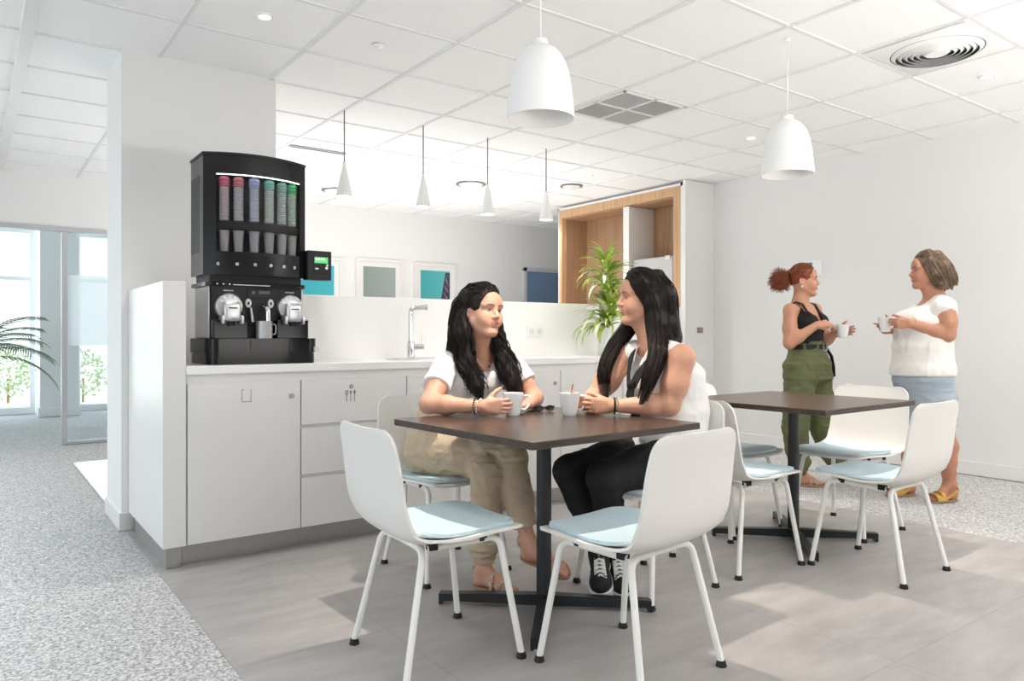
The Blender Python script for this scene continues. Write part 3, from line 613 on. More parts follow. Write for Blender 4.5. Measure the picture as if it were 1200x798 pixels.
# ------------------------------------------------------------------ chairs
def catmull(P, n):
    P = [np.array(p, float) for p in P]; P = [2*P[0]-P[1]]+P+[2*P[-1]-P[-2]]; out = []
    for i in range(1, len(P)-2):
        for k in range(12):
            t = k/12; a, b, c, d = P[i-1:i+3]
            out.append(0.5*((2*b)+(-a+c)*t+(2*a-5*b+4*c-d)*t*t+(-a+3*b-3*c+d)*t**3))
    out.append(P[-2]); out = np.array(out)
    s = np.r_[0, np.cumsum(np.linalg.norm(np.diff(out, axis=0), axis=1))]
    q = np.linspace(0, s[-1], n); return np.stack([np.interp(q, s, out[:, k]) for k in range(out.shape[1])], 1), s[-1]
PROF = [(0.245, 0.432), (0.215, 0.441), (0.12, 0.443), (0.0, 0.433), (-0.10, 0.425), (-0.16, 0.431), (-0.205, 0.462), (-0.226, 0.52), (-0.238, 0.60), (-0.252, 0.70), (-0.272, 0.795)]
def chair_surface(s0, s1, ns, nv, off, shrink, rc):
    P, Ltot = catmull(PROF, 400)
    T = np.gradient(P, axis=0); T /= np.linalg.norm(T, axis=1)[:, None]
    N = np.stack([T[:, 1], -T[:, 0]], 1)                 # towards the sitter
    ss = np.linspace(s0, s1, ns); out = []
    # finer rows at the rounded ends
    u = np.linspace(0, 1, ns); u = 0.5-0.5*np.cos(PI*u); u = 0.6*u+0.4*np.linspace(0, 1, ns); ss = s0+(s1-s0)*u
    for s in ss:
        i = min(int(s*399), 399); y, z = P[i]; ny, nz = N[i]
        w = np.interp(s, [0, 0.12, 0.3, 0.5, 0.62, 0.85, 1.0], [0.208, 0.222, 0.230, 0.235, 0.236, 0.226, 0.214])-shrink
        dist = min(s-s0, s1-s)*Ltot
        if dist < rc: w = w-rc+math.sqrt(max(rc*rc-(rc-dist)**2, 0))
        bendm = math.exp(-((s-0.49)/0.13)**2)
        row = []
        for k in range(nv):
            v = -1+2*k/(nv-1); v = math.sin(v*PI/2)*0.45+v*0.55
            o = off+0.022*abs(v)**3.5*bendm+(0.010*v*v if s > 0.6 else 0.006*v*v)*(1 if s0 < 0.01 else 0.8)
            row.append((v*w, y+ny*o, z+nz*o))
        out.append(row)
    return out
def grid_mesh(bm, rows):
    V = [[bm.verts.new(p) for p in r] for r in rows]; fs = []
    for a, b in zip(V, V[1:]):
        for k in range(len(a)-1): fs.append(bm.faces.new((a[k], a[k+1], b[k+1], b[k])))
    return fs
def thicken(bm, fs, t):
    bm.normal_update(); bmesh.ops.solidify(bm, geom=fs, thickness=t); fixn(bm)
def make_chair(loc, rz, label):
    t = thing('shell_chair', label, 'chair', loc, rz, 'white shell chairs around the tables')
    bm = B(); thicken(bm, grid_mesh(bm, chair_surface(0, 1, 56, 21, 0.0, 0.0, 0.055)), -0.0095); obj('shell', bm, M_shell, t, 0.9)
    bm = B(); thicken(bm, grid_mesh(bm, chair_surface(0.028, 0.47, 30, 17, 0.0015, 0.022, 0.06)), 0.011); obj('seat_pad', bm, M_pad, t, 0.9)
    for sx in (-1, 1):
        for fr in (1, -1):
            if fr > 0: pts = bend([(sx*0.216, 0.212, 0.012), (sx*0.172, 0.150, 0.412), (sx*0.150, -0.11, 0.402)], 0.045, 8)
            else: pts = bend([(sx*0.206, -0.214, 0.012), (sx*0.156, -0.128, 0.402), (0, -0.125, 0.404)], 0.045, 8)
            bm = B(); tube(bm, pts, 0.0115, 12); lg = obj('leg', bm, M_leg, t, 0.9)
            bm = B(); f = pts[0]; d = (pts[1]-pts[0]).normalized()
            lathe(bm, [(0, 0), (0.017, 0), (0.0185, 0.003), (0.016, 0.011), (0.0135, 0.02), (0, 0.02)], (f.x, f.y, 0.0), 18); obj('glide', bm, M_blackm, lg, 0.6)
    bm = B(); box(bm, (-0.168, -0.11, 0.398), (-0.135, -0.08, 0.423), 0.003); box(bm, (0.135, -0.11, 0.398), (0.168, -0.08, 0.423), 0.003)
    box(bm, (-0.178, 0.07, 0.404), (-0.150, 0.10, 0.432), 0.003); box(bm, (0.150, 0.07, 0.404), (0.178, 0.10, 0.432), 0.003); obj('clamp', bm, M_blackm, t)
    return t
chair0 = make_chair((1.305, 2.238, 0), math.radians(-92), 'empty white shell chair in the left foreground at the nearer table')
for loc, rz, lab in (
    ((1.776, 1.766, 0), 5.5, 'empty white shell chair in the centre foreground with its back to the camera'),
    ((1.81, 3.02, 0), 180, 'white shell chair under the woman in the white T-shirt'),
    ((2.39, 2.28, 0), 92, 'white shell chair under the woman in black trousers'),
    ((3.0, 2.275, 0), -94, 'white shell chair at the farther table just right of the seated women'),
    ((3.455, 1.81, 0), 1, 'white shell chair at the farther table in front of the woman in the denim skirt'),
    ((4.015, 2.285, 0), 90, 'white shell chair facing left across the farther table before the standing women'),
    ((3.51, 2.72, 0), 180, 'white shell chair at the wall side of the farther table, mostly hidden')):
    dup(chair0, loc, math.radians(rz), lab)

# ------------------------------------------------------------------ cups and small things
def cup(loc, rz, label, s=1.0, tilt=None):
    t = thing('coffee_cup', label, 'cup', loc, rz, 'white coffee cups')
    t.scale = (s, s, s)
    bm = B(); lathe(bm, [(0, 0.0), (0.026, 0.0), (0.028, 0.003), (0.031, 0.010), (0.036, 0.035), (0.041, 0.065), (0.0455, 0.096), (0.0435, 0.0965), (0.039, 0.066), (0.034, 0.036), (0.028, 0.012), (0, 0.009)], n=40); obj('cup_body', fixn(bm), M_ceram, t, 0.9)
    bm = B(); tube(bm, bend([(0.040, 0, 0.082), (0.072, 0, 0.084), (0.074, 0, 0.045), (0.052, 0, 0.022), (0.033, 0, 0.027)], 0.02, 6), 0.0048, 10); obj('handle', bm, M_ceram, t, 3)
    bm = B(); lathe(bm, [(0, 0.074), (0.0395, 0.074)], n=32); obj('coffee', bm, mat('coffee', (0.10, 0.05, 0.025), 0.15), t)
    return t
RZ = math.atan2(-CY, SY)                            # direction of the picture's right
cup((1.885, 2.575, 0.748), RZ+0.2, 'white coffee cup held by the woman in the white T-shirt')
cup((2.075, 2.425, 0.748), RZ+0.25, 'white coffee cup on the table before the woman in black trousers')
t = thing('stirrer', 'tiny brown wooden stirrer leaning in the cup before the woman in black trousers', 'stirrer', (2.092, 2.44, 0.825))
bm = B(); tube(bm, [(0, 0, 0), (0.022, 0.010, 0.05)], [0.002, 0.0028], 8); lathe(bm, [(0, -0.004), (0.005, 0), (0, 0.005)], (0.022, 0.010, 0.05), 10); obj('stick', bm, mat('stirrer_brown', (0.16, 0.07, 0.03), 0.5), t, 1)
t = thing('sunglasses', 'black folded sunglasses lying on the nearer table beside the cup', 'glasses', (2.085, 2.61, 0.748), RZ+0.4)
t.scale = (0.8, 0.8, 0.75)
bm = B()
for s in (-0.033, 0.033): lathe(bm, [(0, -0.001), (0.025, -0.001), (0.025, 0.001), (0, 0.001)], (0, 0, 0), 20, 'y', Matrix.Translation((s, 0, 0.02)) @ Matrix.Diagonal((1, 1, 0.62, 1)))
obj('lens', bm, mat('dark_lens', (0.02, 0.02, 0.02), 0.08, alpha=0.55), t, 0.7)
bm = B()
for s in (-0.033, 0.033): tube(bm, [(s+0.026*math.cos(2*PI*k/20), 0, 0.02+0.0165*math.sin(2*PI*k/20)) for k in range(21)], 0.0022, 8, False)
obj('rim', bm, M_black, t, 3)
bm = B(); tube(bm, bend([(-0.06, 0, 0.03), (-0.062, 0.02, 0.02), (0.05, 0.035, 0.012)], 0.01), 0.003, 8); tube(bm, bend([(0.06, 0, 0.03), (0.062, 0.028, 0.02), (-0.05, 0.045, 0.012)], 0.01), 0.003, 8); tube(bm, [(-0.06, 0, 0.032), (0, -0.002, 0.028), (0.06, 0, 0.032)], 0.003, 8); obj('temple', bm, M_black, t, 1)

# ------------------------------------------------------------------ plants
def leaf(bm, base, ang, el, L, wd, droop, n=8, fold=0.25, twist=0.0):
    """a strap leaf: starts at base, rises at elevation el, bends over by droop"""
    d = Vector((math.cos(ang), math.sin(ang), 0)); side = Vector((-math.sin(ang), math.cos(ang), 0))
    p = Vector(base); e = el; pv = None; step = L/n
    for k in range(n+1):
        u = k/n; wk = wd*math.sin(PI*min(0.08+0.92*u, 1.0))**0.7*(1-0.35*u)
        t = d*math.cos(e)+Vector((0, 0, 1))*math.sin(e); nrm = -d*math.sin(e)+Vector((0, 0, 1))*math.cos(e)
        s = side*math.cos(twist*u)+nrm*math.sin(twist*u)
        c = [bm.verts.new(p-s*wk+nrm*fold*wk), bm.verts.new(p), bm.verts.new(p+s*wk+nrm*fold*wk)]
        if pv:
            bm.faces.new((pv[0], pv[1], c[1], c[0])); bm.faces.new((pv[1], pv[2], c[2], c[1]))
        pv = c; p = p+t*step; e -= droop/n*(0.4+1.2*u)
def leaf_mat(name, c1, c2, sc=6.0):
    m = mat(name, c1, 0.4, var=(sc, 0.16, c2)); b = m.node_tree.nodes['Principled BSDF']
    return m
M_leafy = leaf_mat('variegated_leaf', (0.36, 0.50, 0.04), (0.74, 0.78, 0.30)); M_leafg = leaf_mat('green_leaf', (0.20, 0.37, 0.025), (0.38, 0.55, 0.07)); M_leafw = leaf_mat('cream_leaf', (0.74, 0.74, 0.48), (0.84, 0.84, 0.68))
rnd = random.Random(5)
pb = Vector((3.86, 4.10, 0.945))
t = thing('potted_plant', 'variegated yellow green strap leaved plant in a tall white vase on the worktop', 'plant', pb)
bm = B(); lathe(bm, [(0, 0), (0.055, 0), (0.058, 0.01), (0.050, 0.15), (0.044, 0.30), (0.052, 0.43), (0.056, 0.46), (0.05, 0.46), (0.046, 0.43), (0, 0.42)], n=36); obj('vase', fixn(bm), M_ceram, t, 0.8)
rv = Vector((SY, -CY, 0))
st = [(-0.02, -0.03, 0.50, 0.20, 72, 0.34), (-0.06, -0.10, 0.20, 0.14, 78, 0.36), (-0.05, -0.08, 0.40, 0.07, 30, 0.28)]
for nm, m_, sel in (('variegated_leaves', M_leafy, 0), ('green_leaves', M_leafg, 1), ('cream_leaves', M_leafw, 2)):
    bm = B()
    for (ox, oy, oz, hh, cnt, Lm) in st:
        for q in range(cnt):
            a = rnd.uniform(0, 2*PI); z = oz+rnd.uniform(0, hh); u = (z-oz)/hh
            el = rnd.uniform(0.1, 0.7)+0.7*u; L = Lm*rnd.uniform(0.6, 1.0)*(1-0.25*u)
            pick = rnd.random(); cls = 0 if pick < 0.5 else (1 if pick < 0.84 else 2)
            if cls == 2 and (math.cos(a-RZ) > 0.3): cls = 1
            if cls == sel: leaf(bm, (ox, oy, z), a, el, L, rnd.uniform(0.017, 0.028), rnd.uniform(1.5, 2.7)*(1.1-0.5*u), 9)
    obj(nm, bm, m_, t, 3)
bm = B(); tube(bm, [(0, 0, 0.40), (-0.02, -0.03, 0.50), (-0.02, -0.03, 0.70)], 0.012, 8); tube(bm, [(0, 0, 0.45), (-0.05, -0.08, 0.46), (-0.05, -0.10, 0.30), (-0.05, -0.10, 0.22)], 0.010, 8); obj('stem', bm, mat('plant_stem', (0.30, 0.34, 0.12), 0.6), t, 3)
# palm beyond the glass, in a pot on a wooden tripod
pp = Vector((-0.02, 10.9, 0))
t = thing('potted_palm', 'feathery palm in a pale pot on wooden legs behind the glass, far left', 'plant', pp)
bm = B(); lathe(bm, [(0, 0.52), (0.15, 0.52), (0.17, 0.54), (0.19, 0.80), (0.18, 0.81), (0.165, 0.78), (0, 0.77)], n=32); obj('pot', fixn(bm), mat('pot_pale', (0.62, 0.64, 0.66), 0.5), t, 0.7)
for k in range(3):
    a = 0.1+k*2*PI/3; bm = B(); tube(bm, [(0.30*math.cos(a), 0.30*math.sin(a), 0), (0.13*math.cos(a), 0.13*math.sin(a), 0.58)], [0.014, 0.018], 10); obj('leg', bm, mat('leg_ash%d' % k, (0.45, 0.36, 0.26), 0.5), t, 1)
M_palm = mat('palm_green', (0.055, 0.12, 0.045), 0.5, var=(8, 0.2, (0.12, 0.20, 0.08)))
for q in range(15):
    a = [-0.55, -0.25, -0.05, 0.3, 0.7, -0.9, 1.4, 2.0, 2.6, 3.2, 3.8, 4.4, -0.4, 0.1, 5.0][q]; L = 0.80+0.20*((q*7) % 5)/5; el = [1.15, 0.75, 0.4, 1.0, 0.8, 0.9, 1.2, 0.8, 1.1, 0.7, 1.2, 0.9, 1.35, 1.25, 1.2][q]
    bm = B(); d = Vector((math.cos(a), math.sin(a), 0)); sd = Vector((-d.y, d.x, 0)); p = Vector((0.03*math.cos(a), 0.03*math.sin(a), 0.78)); e = el; pts = [p.copy()]
    for k in range(22):
        tv = d*math.cos(e)+Vector((0, 0, 1))*math.sin(e); p = p+tv*L/22; pts.append(p.copy()); e -= 0.066
        if k > 4:
            for s in (-1, 1):
                ll = 0.28*math.sin(PI*(k-3)/20)**0.6+0.03
                dirv = (sd*s*0.8+tv*0.75+Vector((0, 0, -0.18))).normalized(); nn = Vector((0, 0, 1))
                q1 = p+dirv*ll*0.5+nn*0.01; q2 = p+dirv*ll-nn*0.03; wv = tv*0.0105
                v = [bm.verts.new(x) for x in (p-wv*0.6, p+wv*0.6, q1+wv, q1-wv, q2)]
                bm.faces.new((v[0], v[1], v[2], v[3])); bm.faces.new((v[3], v[2], v[4]))
    tube(bm, pts, [0.008*(1-0.8*k/22) for k in range(23)], 6); obj('frond', bm, M_palm, t, 1)
# shrubs outside the far windows
M_shrub = leaf_mat('sunlit_shrub', (0.42, 0.52, 0.30), (0.62, 0.68, 0.48))  # leaf colours lightened to carry the look of strong sun
for k, (x, y) in enumerate(((-0.3, 14.2), (0.5, 14.5), (1.5, 14.0), (2.6, 14.4))):
    t = thing('garden_shrub', ('sunlit shrub outside, at the far left edge behind the palm', 'sunlit shrub outside, behind the wooden plant legs', 'sunlit shrub outside, right of the pillar', 'sunlit shrub outside, farthest right behind the glass')[k], 'shrub', (x, y, -0.004), 0, 'shrubs outside the far windows')
    bm = B()
    for q in range(420):
        v = Vector((rnd.gauss(0, 1), rnd.gauss(0, 1), rnd.gauss(0, 1))).normalized()*rnd.uniform(0.5, 1); c = Vector((v.x*0.42, v.y*0.42, 0.5+v.z*0.45))
        a = Vector((rnd.gauss(0, 1), rnd.gauss(0, 1), rnd.gauss(0, 1))).normalized()*0.045; b_ = a.cross(Vector((rnd.random(), rnd.random(), rnd.random()))).normalized()*0.022
        bm.faces.new([bm.verts.new(c+o) for o in (-a, b_, a, -b_)])
    obj('foliage', bm, M_shrub, t)
    bm = B(); tube(bm, [(0, 0, 0), (0, 0, 0.4)], 0.02, 8); obj('stem', bm, M_oakin, t)
# ------------------------------------------------------------------ people: smooth implicit surfaces, meshed once per body or garment
A = lambda p: np.array(p, np.float32)
def nrm(v): v = np.array(v, float); return v/np.linalg.norm(v)
RV, FV, ZV = np.array([SY, -CY, 0]), np.array([CY, SY, 0]), np.array([0, 0, 1.0])   # picture right, into the picture, up
class Field:
    def __init__(s, lo, hi, v, fine=None):
        """grid of cell size v; fine = (low corner, high corner, cell size) of a box meshed more finely"""
        s.ax = []
        for i in range(3):
            x, a = float(lo[i]), []
            while x < hi[i]+v:
                a.append(x); f = fine and fine[0][i]-0.5*v < x < fine[1][i]
                x += fine[2] if f else v
            s.ax.append(np.array(a))
        s.n = np.array([len(a) for a in s.ax]); s.F = np.full(s.n, 0.06, np.float32)
    def slab(s, lo, hi):
        a = [max(int(np.searchsorted(s.ax[i], lo[i]))-1, 0) for i in range(3)]; b = [min(int(np.searchsorted(s.ax[i], hi[i]))+1, s.n[i]) for i in range(3)]
        if any(b[i] <= a[i] for i in range(3)): return None, None
        ax = [s.ax[i][a[i]:b[i]].astype(np.float32) for i in range(3)]
        return tuple(slice(a[i], b[i]) for i in range(3)), (ax[0][:, None, None], ax[1][None, :, None], ax[2][None, None, :])
    def hit(s, p, d, n=120, step=0.0006):
        """first surface point met from p along d"""
        d = nrm(d); p = np.array(p, float)
        for k in range(n):
            q = p+d*step*k; i = [int(np.clip(np.searchsorted(s.ax[j], q[j])-1, 0, s.n[j]-2)) for j in range(3)]; f = [(q[j]-s.ax[j][i[j]])/(s.ax[j][i[j]+1]-s.ax[j][i[j]]) for j in range(3)]
            c = s.F[i[0]:i[0]+2, i[1]:i[1]+2, i[2]:i[2]+2]; c = c[0]*(1-f[0])+c[1]*f[0]; c = c[0]*(1-f[1])+c[1]*f[1]; c = c[0]*(1-f[2])+c[1]*f[2]
            if c < 0: return q
        return p+d*0.02
    def put(s, sl, d, k, op, P, clip):
        for (p, n) in (clip or ()):
            n = nrm(n); d = np.maximum(d, (P[0]-np.float32(p[0]))*np.float32(n[0])+(P[1]-np.float32(p[1]))*np.float32(n[1])+(P[2]-np.float32(p[2]))*np.float32(n[2]))
        a = s.F[sl]; k = max(k, 1e-4)
        if op == 'u':
            h = np.maximum(k-np.abs(a-d), 0)/k; s.F[sl] = np.minimum(a, d)-h*h*k*0.25
        else:
            h = np.maximum(k-np.abs(a+d), 0)/k; s.F[sl] = np.maximum(a, -d)+h*h*k*0.25
    def cone(s, a, b, ra, rb, k=0.015, op='u', clip=None):
        a, b = np.array(a, float), np.array(b, float); m = max(ra, rb)+k+0.045
        sl, P = s.slab(np.minimum(a, b)-m, np.maximum(a, b)+m)
        if sl is None: return s
        ab = b-a; L2 = max(float(ab@ab), 1e-9); q = [P[i]-np.float32(a[i]) for i in range(3)]
        t = np.clip((q[0]*np.float32(ab[0])+q[1]*np.float32(ab[1])+q[2]*np.float32(ab[2]))/np.float32(L2), 0, 1)
        d = np.sqrt((q[0]-t*np.float32(ab[0]))**2+(q[1]-t*np.float32(ab[1]))**2+(q[2]-t*np.float32(ab[2]))**2)-(np.float32(ra)+t*np.float32(rb-ra))
        s.put(sl, d, k, op, P, clip); return s
    def chain(s, pts, rs, k=0.015, clip=None):
        for i in range(len(pts)-1): s.cone(pts[i], pts[i+1], rs[i], rs[i+1], k, 'u', clip)
        return s
    def ell(s, c, r, ax=None, k=0.015, op='u', clip=None):
        c = np.array(c, float); r = np.array(r, float); ax = np.eye(3) if ax is None else np.array(ax, float)   # rows = local axes
        m = max(r)+k+0.045; sl, P = s.slab(c-m, c+m)
        if sl is None: return s
        q = [P[i]-np.float32(c[i]) for i in range(3)]; k0 = 0; k1 = 0
        for j in range(3):
            u = q[0]*np.float32(ax[j][0])+q[1]*np.float32(ax[j][1])+q[2]*np.float32(ax[j][2])
            k0 = k0+(u/np.float32(r[j]))**2; k1 = k1+(u/np.float32(r[j]**2))**2
        k0 = np.sqrt(k0); d = k0*(k0-1)/np.maximum(np.sqrt(k1), 1e-6)
        s.put(sl, d, k, op, P, clip); return s
    def loft(s, secs, k=0.03, clip=None, cap=0.45):
        """secs: (centre, half width, half depth, width direction)"""
        for (c0, x0, y0, d0), (c1, x1, y1, d1) in zip(secs, secs[1:]):
            c0, c1 = np.array(c0, float), np.array(c1, float); ab = c1-c0; L = np.linalg.norm(ab); ez = ab/L
            ex = nrm(d0)+nrm(d1); ex = nrm(ex-ez*(ex@ez)); ey = np.cross(ez, ex)
            m = max(x0, x1, y0, y1)+k+0.045; sl, P = s.slab(np.minimum(c0, c1)-m, np.maximum(c0, c1)+m)
            if sl is None: continue
            f = lambda e: P[0]*np.float32(e[0])+P[1]*np.float32(e[1])+P[2]*np.float32(e[2])-np.float32(c0@e)
            z = f(ez); t = np.clip(z/np.float32(L), 0, 1); w = z-t*np.float32(L); u = f(ex); v = f(ey)
            rx = x0+t*np.float32(x1-x0); ry = y0+t*np.float32(y1-y0); rz = np.minimum(rx, ry)*np.float32(cap)
            k0 = np.sqrt((u/rx)**2+(v/ry)**2+(w/rz)**2); k1 = np.sqrt((u/rx**2)**2+(v/ry**2)**2+(w/rz**2)**2)
            d = k0*(k0-1)/np.maximum(k1, 1e-5); s.put(sl, d.astype(np.float32), k, 'u', P, clip)
        return s
    def mesh(s):
        F = s.F; n = s.n; I = F < 0
        c = np.zeros(n-1, np.uint8)
        for dx in (0, 1):
            for dy in (0, 1):
                for dz in (0, 1): c += I[dx:n[0]-1+dx, dy:n[1]-1+dy, dz:n[2]-1+dz]
        act = (c > 0) & (c < 8); idx = np.argwhere(act); ID = np.full(n-1, -1, np.int32); ID[act] = np.arange(len(idx))
        S = np.zeros((len(idx), 3)); W = np.zeros(len(idx))
        cr = [(x, y, z) for x in (0, 1) for y in (0, 1) for z in (0, 1)]
        val = {q: F[idx[:, 0]+q[0], idx[:, 1]+q[1], idx[:, 2]+q[2]] for q in cr}
        for q in cr:
            for ax in range(3):
                if q[ax] == 0:
                    q2 = list(q); q2[ax] = 1; q2 = tuple(q2); a, b = val[q], val[q2]; m = (a < 0) != (b < 0)
                    t = np.where(m, a/np.where(m, a-b, 1), 0); p = np.tile(np.array(q, float), (len(idx), 1)); p[:, ax] += t
                    S += p*m[:, None]; W += m
        U = idx+S/W[:, None]; V = np.stack([np.interp(U[:, i], np.arange(s.n[i]), s.ax[i]) for i in range(3)], 1)
        Q = []
        for ax in range(3):
            b1, b2 = (ax+1) % 3, (ax+2) % 3
            sl0 = [slice(1, n[i]-1) for i in range(3)]; sl1 = list(sl0); sl0[ax] = slice(0, n[ax]-1); sl1[ax] = slice(1, n[ax])
            i0, i1 = I[tuple(sl0)], I[tuple(sl1)]; e = np.argwhere(i0 != i1); off = np.ones(3, int); off[ax] = 0; e = e+off
            ins = I[e[:, 0], e[:, 1], e[:, 2]]
            def g(o1, o2):
                p = e.copy(); p[:, b1] += o1; p[:, b2] += o2; return ID[p[:, 0], p[:, 1], p[:, 2]]
            q = np.stack([g(-1, -1), g(0, -1), g(0, 0), g(-1, 0)], 1); q[~ins] = q[~ins][:, ::-1]; Q.append(q)
        return V, np.concatenate(Q)

def vnoise(P, sc, seed=0):
    """smooth value noise on points"""
    q = P*sc+seed*17.13; i = np.floor(q).astype(np.int64); f = q-i; f = f*f*(3-2*f); out = 0
    for dx in (0, 1):
        for dy in (0, 1):
            for dz in (0, 1):
                h = (i[:, 0]+dx)*73856093 ^ (i[:, 1]+dy)*19349663 ^ (i[:, 2]+dz)*83492791
                h = (h*2654435761+12345) & 0xffffffff; h = (h ^ (h >> 15))*2246822519 & 0xffffffff
                r = ((h >> 8) & 0xffff)/65535.0
                out = out+r*np.where(dx, f[:, 0], 1-f[:, 0])*np.where(dy, f[:, 1], 1-f[:, 1])*np.where(dz, f[:, 2], 1-f[:, 2])
    return out*2-1
def vnormals(V, Q):
    n = np.cross(V[Q[:, 2]]-V[Q[:, 0]], V[Q[:, 3]]-V[Q[:, 1]]); N = np.zeros_like(V)
    for k in range(4): np.add.at(N, Q[:, k], n)
    return N/np.maximum(np.linalg.norm(N, axis=1), 1e-9)[:, None]
def smooth(V, Q, it=2, lam=0.5):
    for _ in range(it):
        S = np.zeros_like(V); c = np.zeros(len(V))
        for k in range(4):
            for j in (1, 3): np.add.at(S, Q[:, k], V[Q[:, (k+j) % 4]]); np.add.at(c, Q[:, k], 1)
        V = V+lam*(S/np.maximum(c, 1)[:, None]-V)
    return V
def solid(name, fld, base, parent, mats, paint=None, wrinkle=None, it=1):
    V, Q = fld.mesh(); V = smooth(V, Q, it)
    if wrinkle: V = V+vnormals(V, Q)*wrinkle(V)[:, None]
    me = bpy.data.meshes.new(name); me.vertices.add(len(V)); me.vertices.foreach_set('co', (V-np.array(base)).astype(np.float32).ravel())
    me.loops.add(len(Q)*4); me.loops.foreach_set('vertex_index', Q.astype(np.int32).ravel()); me.polygons.add(len(Q)); me.polygons.foreach_set('loop_start', np.arange(0, len(Q)*4, 4, dtype=np.int32))
    for m in mats: me.materials.append(m)
    if paint: me.polygons.foreach_set('material_index', paint(V[Q].mean(1)).astype(np.int32))
    me.polygons.foreach_set('use_smooth', np.ones(len(Q), bool)); me.update(); me.validate()
    o = bpy.data.objects.new(name, me); C.objects.link(o); o.parent = parent; return o
def folds(sc=(9, 24), amp=(0.004, 0.0018), stretch=(1, 1, 1), seed=1):
    st = np.array(stretch)
    return lambda V: amp[0]*vnoise(V*st, sc[0], seed)+amp[1]*(1-2*np.abs(vnoise(V*st, sc[1], seed+3)))

def bmobj(name, bm, base, parent, m, sm=3):
    for v in bm.verts: v.co -= Vector(base)
    return obj(name, bm, m, parent, sm)
M_skin1 = mat('skin_fair', (0.54, 0.285, 0.19), 0.48, sss=0.12, var=(30, 0.3, (0.64, 0.36, 0.26)))
M_skin2 = mat('skin_warm', (0.53, 0.27, 0.175), 0.48, sss=0.12, var=(30, 0.3, (0.64, 0.35, 0.24)))
M_skin3 = mat('skin_rosy', (0.52, 0.25, 0.155), 0.48, sss=0.12, var=(30, 0.3, (0.60, 0.31, 0.20)))
M_skin4 = mat('skin_tan', (0.47, 0.215, 0.13), 0.48, sss=0.12, var=(30, 0.3, (0.54, 0.265, 0.165)))
M_lip = mat('lips_red', (0.50, 0.145, 0.115), 0.38); M_lip2 = mat('lips_rose', (0.46, 0.15, 0.13), 0.38)
M_lipd = mat('lip_shadow', (0.20, 0.05, 0.045), 0.6); M_eye = mat('eye_white', (0.55, 0.52, 0.49), 0.25); M_iris = mat('iris_brown', (0.045, 0.022, 0.012), 0.12); M_teeth = mat('teeth', (0.82, 0.80, 0.75), 0.25)
M_hairk = mat('black_brown_hair', (0.0075, 0.0055, 0.005), 0.5, spec=0.28, var=(60, 0.2, (0.014, 0.010, 0.008)))
M_hairk2 = mat('dark_brown_hair', (0.009, 0.006, 0.005), 0.45, spec=0.28, var=(60, 0.2, (0.020, 0.013, 0.010)))
M_hairr = mat('copper_red_hair', (0.16, 0.032, 0.012), 0.45, var=(45, 0.2, (0.30, 0.075, 0.028)))
M_hairb = mat('brown_blond_hair', (0.085, 0.052, 0.032), 0.45, var=(40, 0.2, (0.20, 0.13, 0.078)))
M_hairb2 = mat('blond_highlight_hair', (0.30, 0.21, 0.13), 0.45)
M_brow = mat('eyebrow', (0.030, 0.018, 0.013), 0.7)
M_tee = mat('white_cotton', (0.76, 0.765, 0.77), 0.85, bump=(600, 0.08), sheen=0.1)
M_linen = mat('white_linen', (0.78, 0.775, 0.76), 0.85, bump=(420, 0.12), sheen=0.1)
M_blouse = mat('cream_blouse', (0.82, 0.80, 0.77), 0.75, bump=(400, 0.06), sheen=0.1)
M_khaki = mat('khaki_cotton', (0.50, 0.405, 0.29), 0.85, bump=(500, 0.12)); M_khakid = mat('khaki_rib', (0.44, 0.35, 0.25), 0.9, bump=(300, 0.2))
M_blackc = mat('black_cloth', (0.010, 0.010, 0.011), 0.8, bump=(500, 0.1)); M_olive = mat('olive_cotton', (0.125, 0.14, 0.06), 0.85, bump=(500, 0.1))
M_denim = mat('light_denim', (0.34, 0.405, 0.465), 0.85, bump=(700, 0.2), var=(300, 0.2, (0.40, 0.465, 0.525)))
M_sole = mat('tan_sole', (0.40, 0.25, 0.14), 0.6); M_sandal = mat('beaded_strap', (0.30, 0.20, 0.14), 0.5, bump=(250, 0.5), var=(160, 0.1, (0.62, 0.55, 0.48)))
M_yellow = mat('mustard_leather', (0.58, 0.34, 0.075), 0.5); M_rubber = mat('white_rubber', (0.78, 0.77, 0.75), 0.5)
M_gold = mat('gold', (0.75, 0.55, 0.30), 0.25, 1.0); M_bead = mat('silver_beads', (0.72, 0.70, 0.68), 0.25, 0.8); M_pearl = mat('pearl', (0.85, 0.82, 0.78), 0.2)
M_nail = mat('nail_skin', (0.62, 0.36, 0.30), 0.25); M_nailr = mat('dark_red_nail', (0.10, 0.012, 0.02), 0.2)

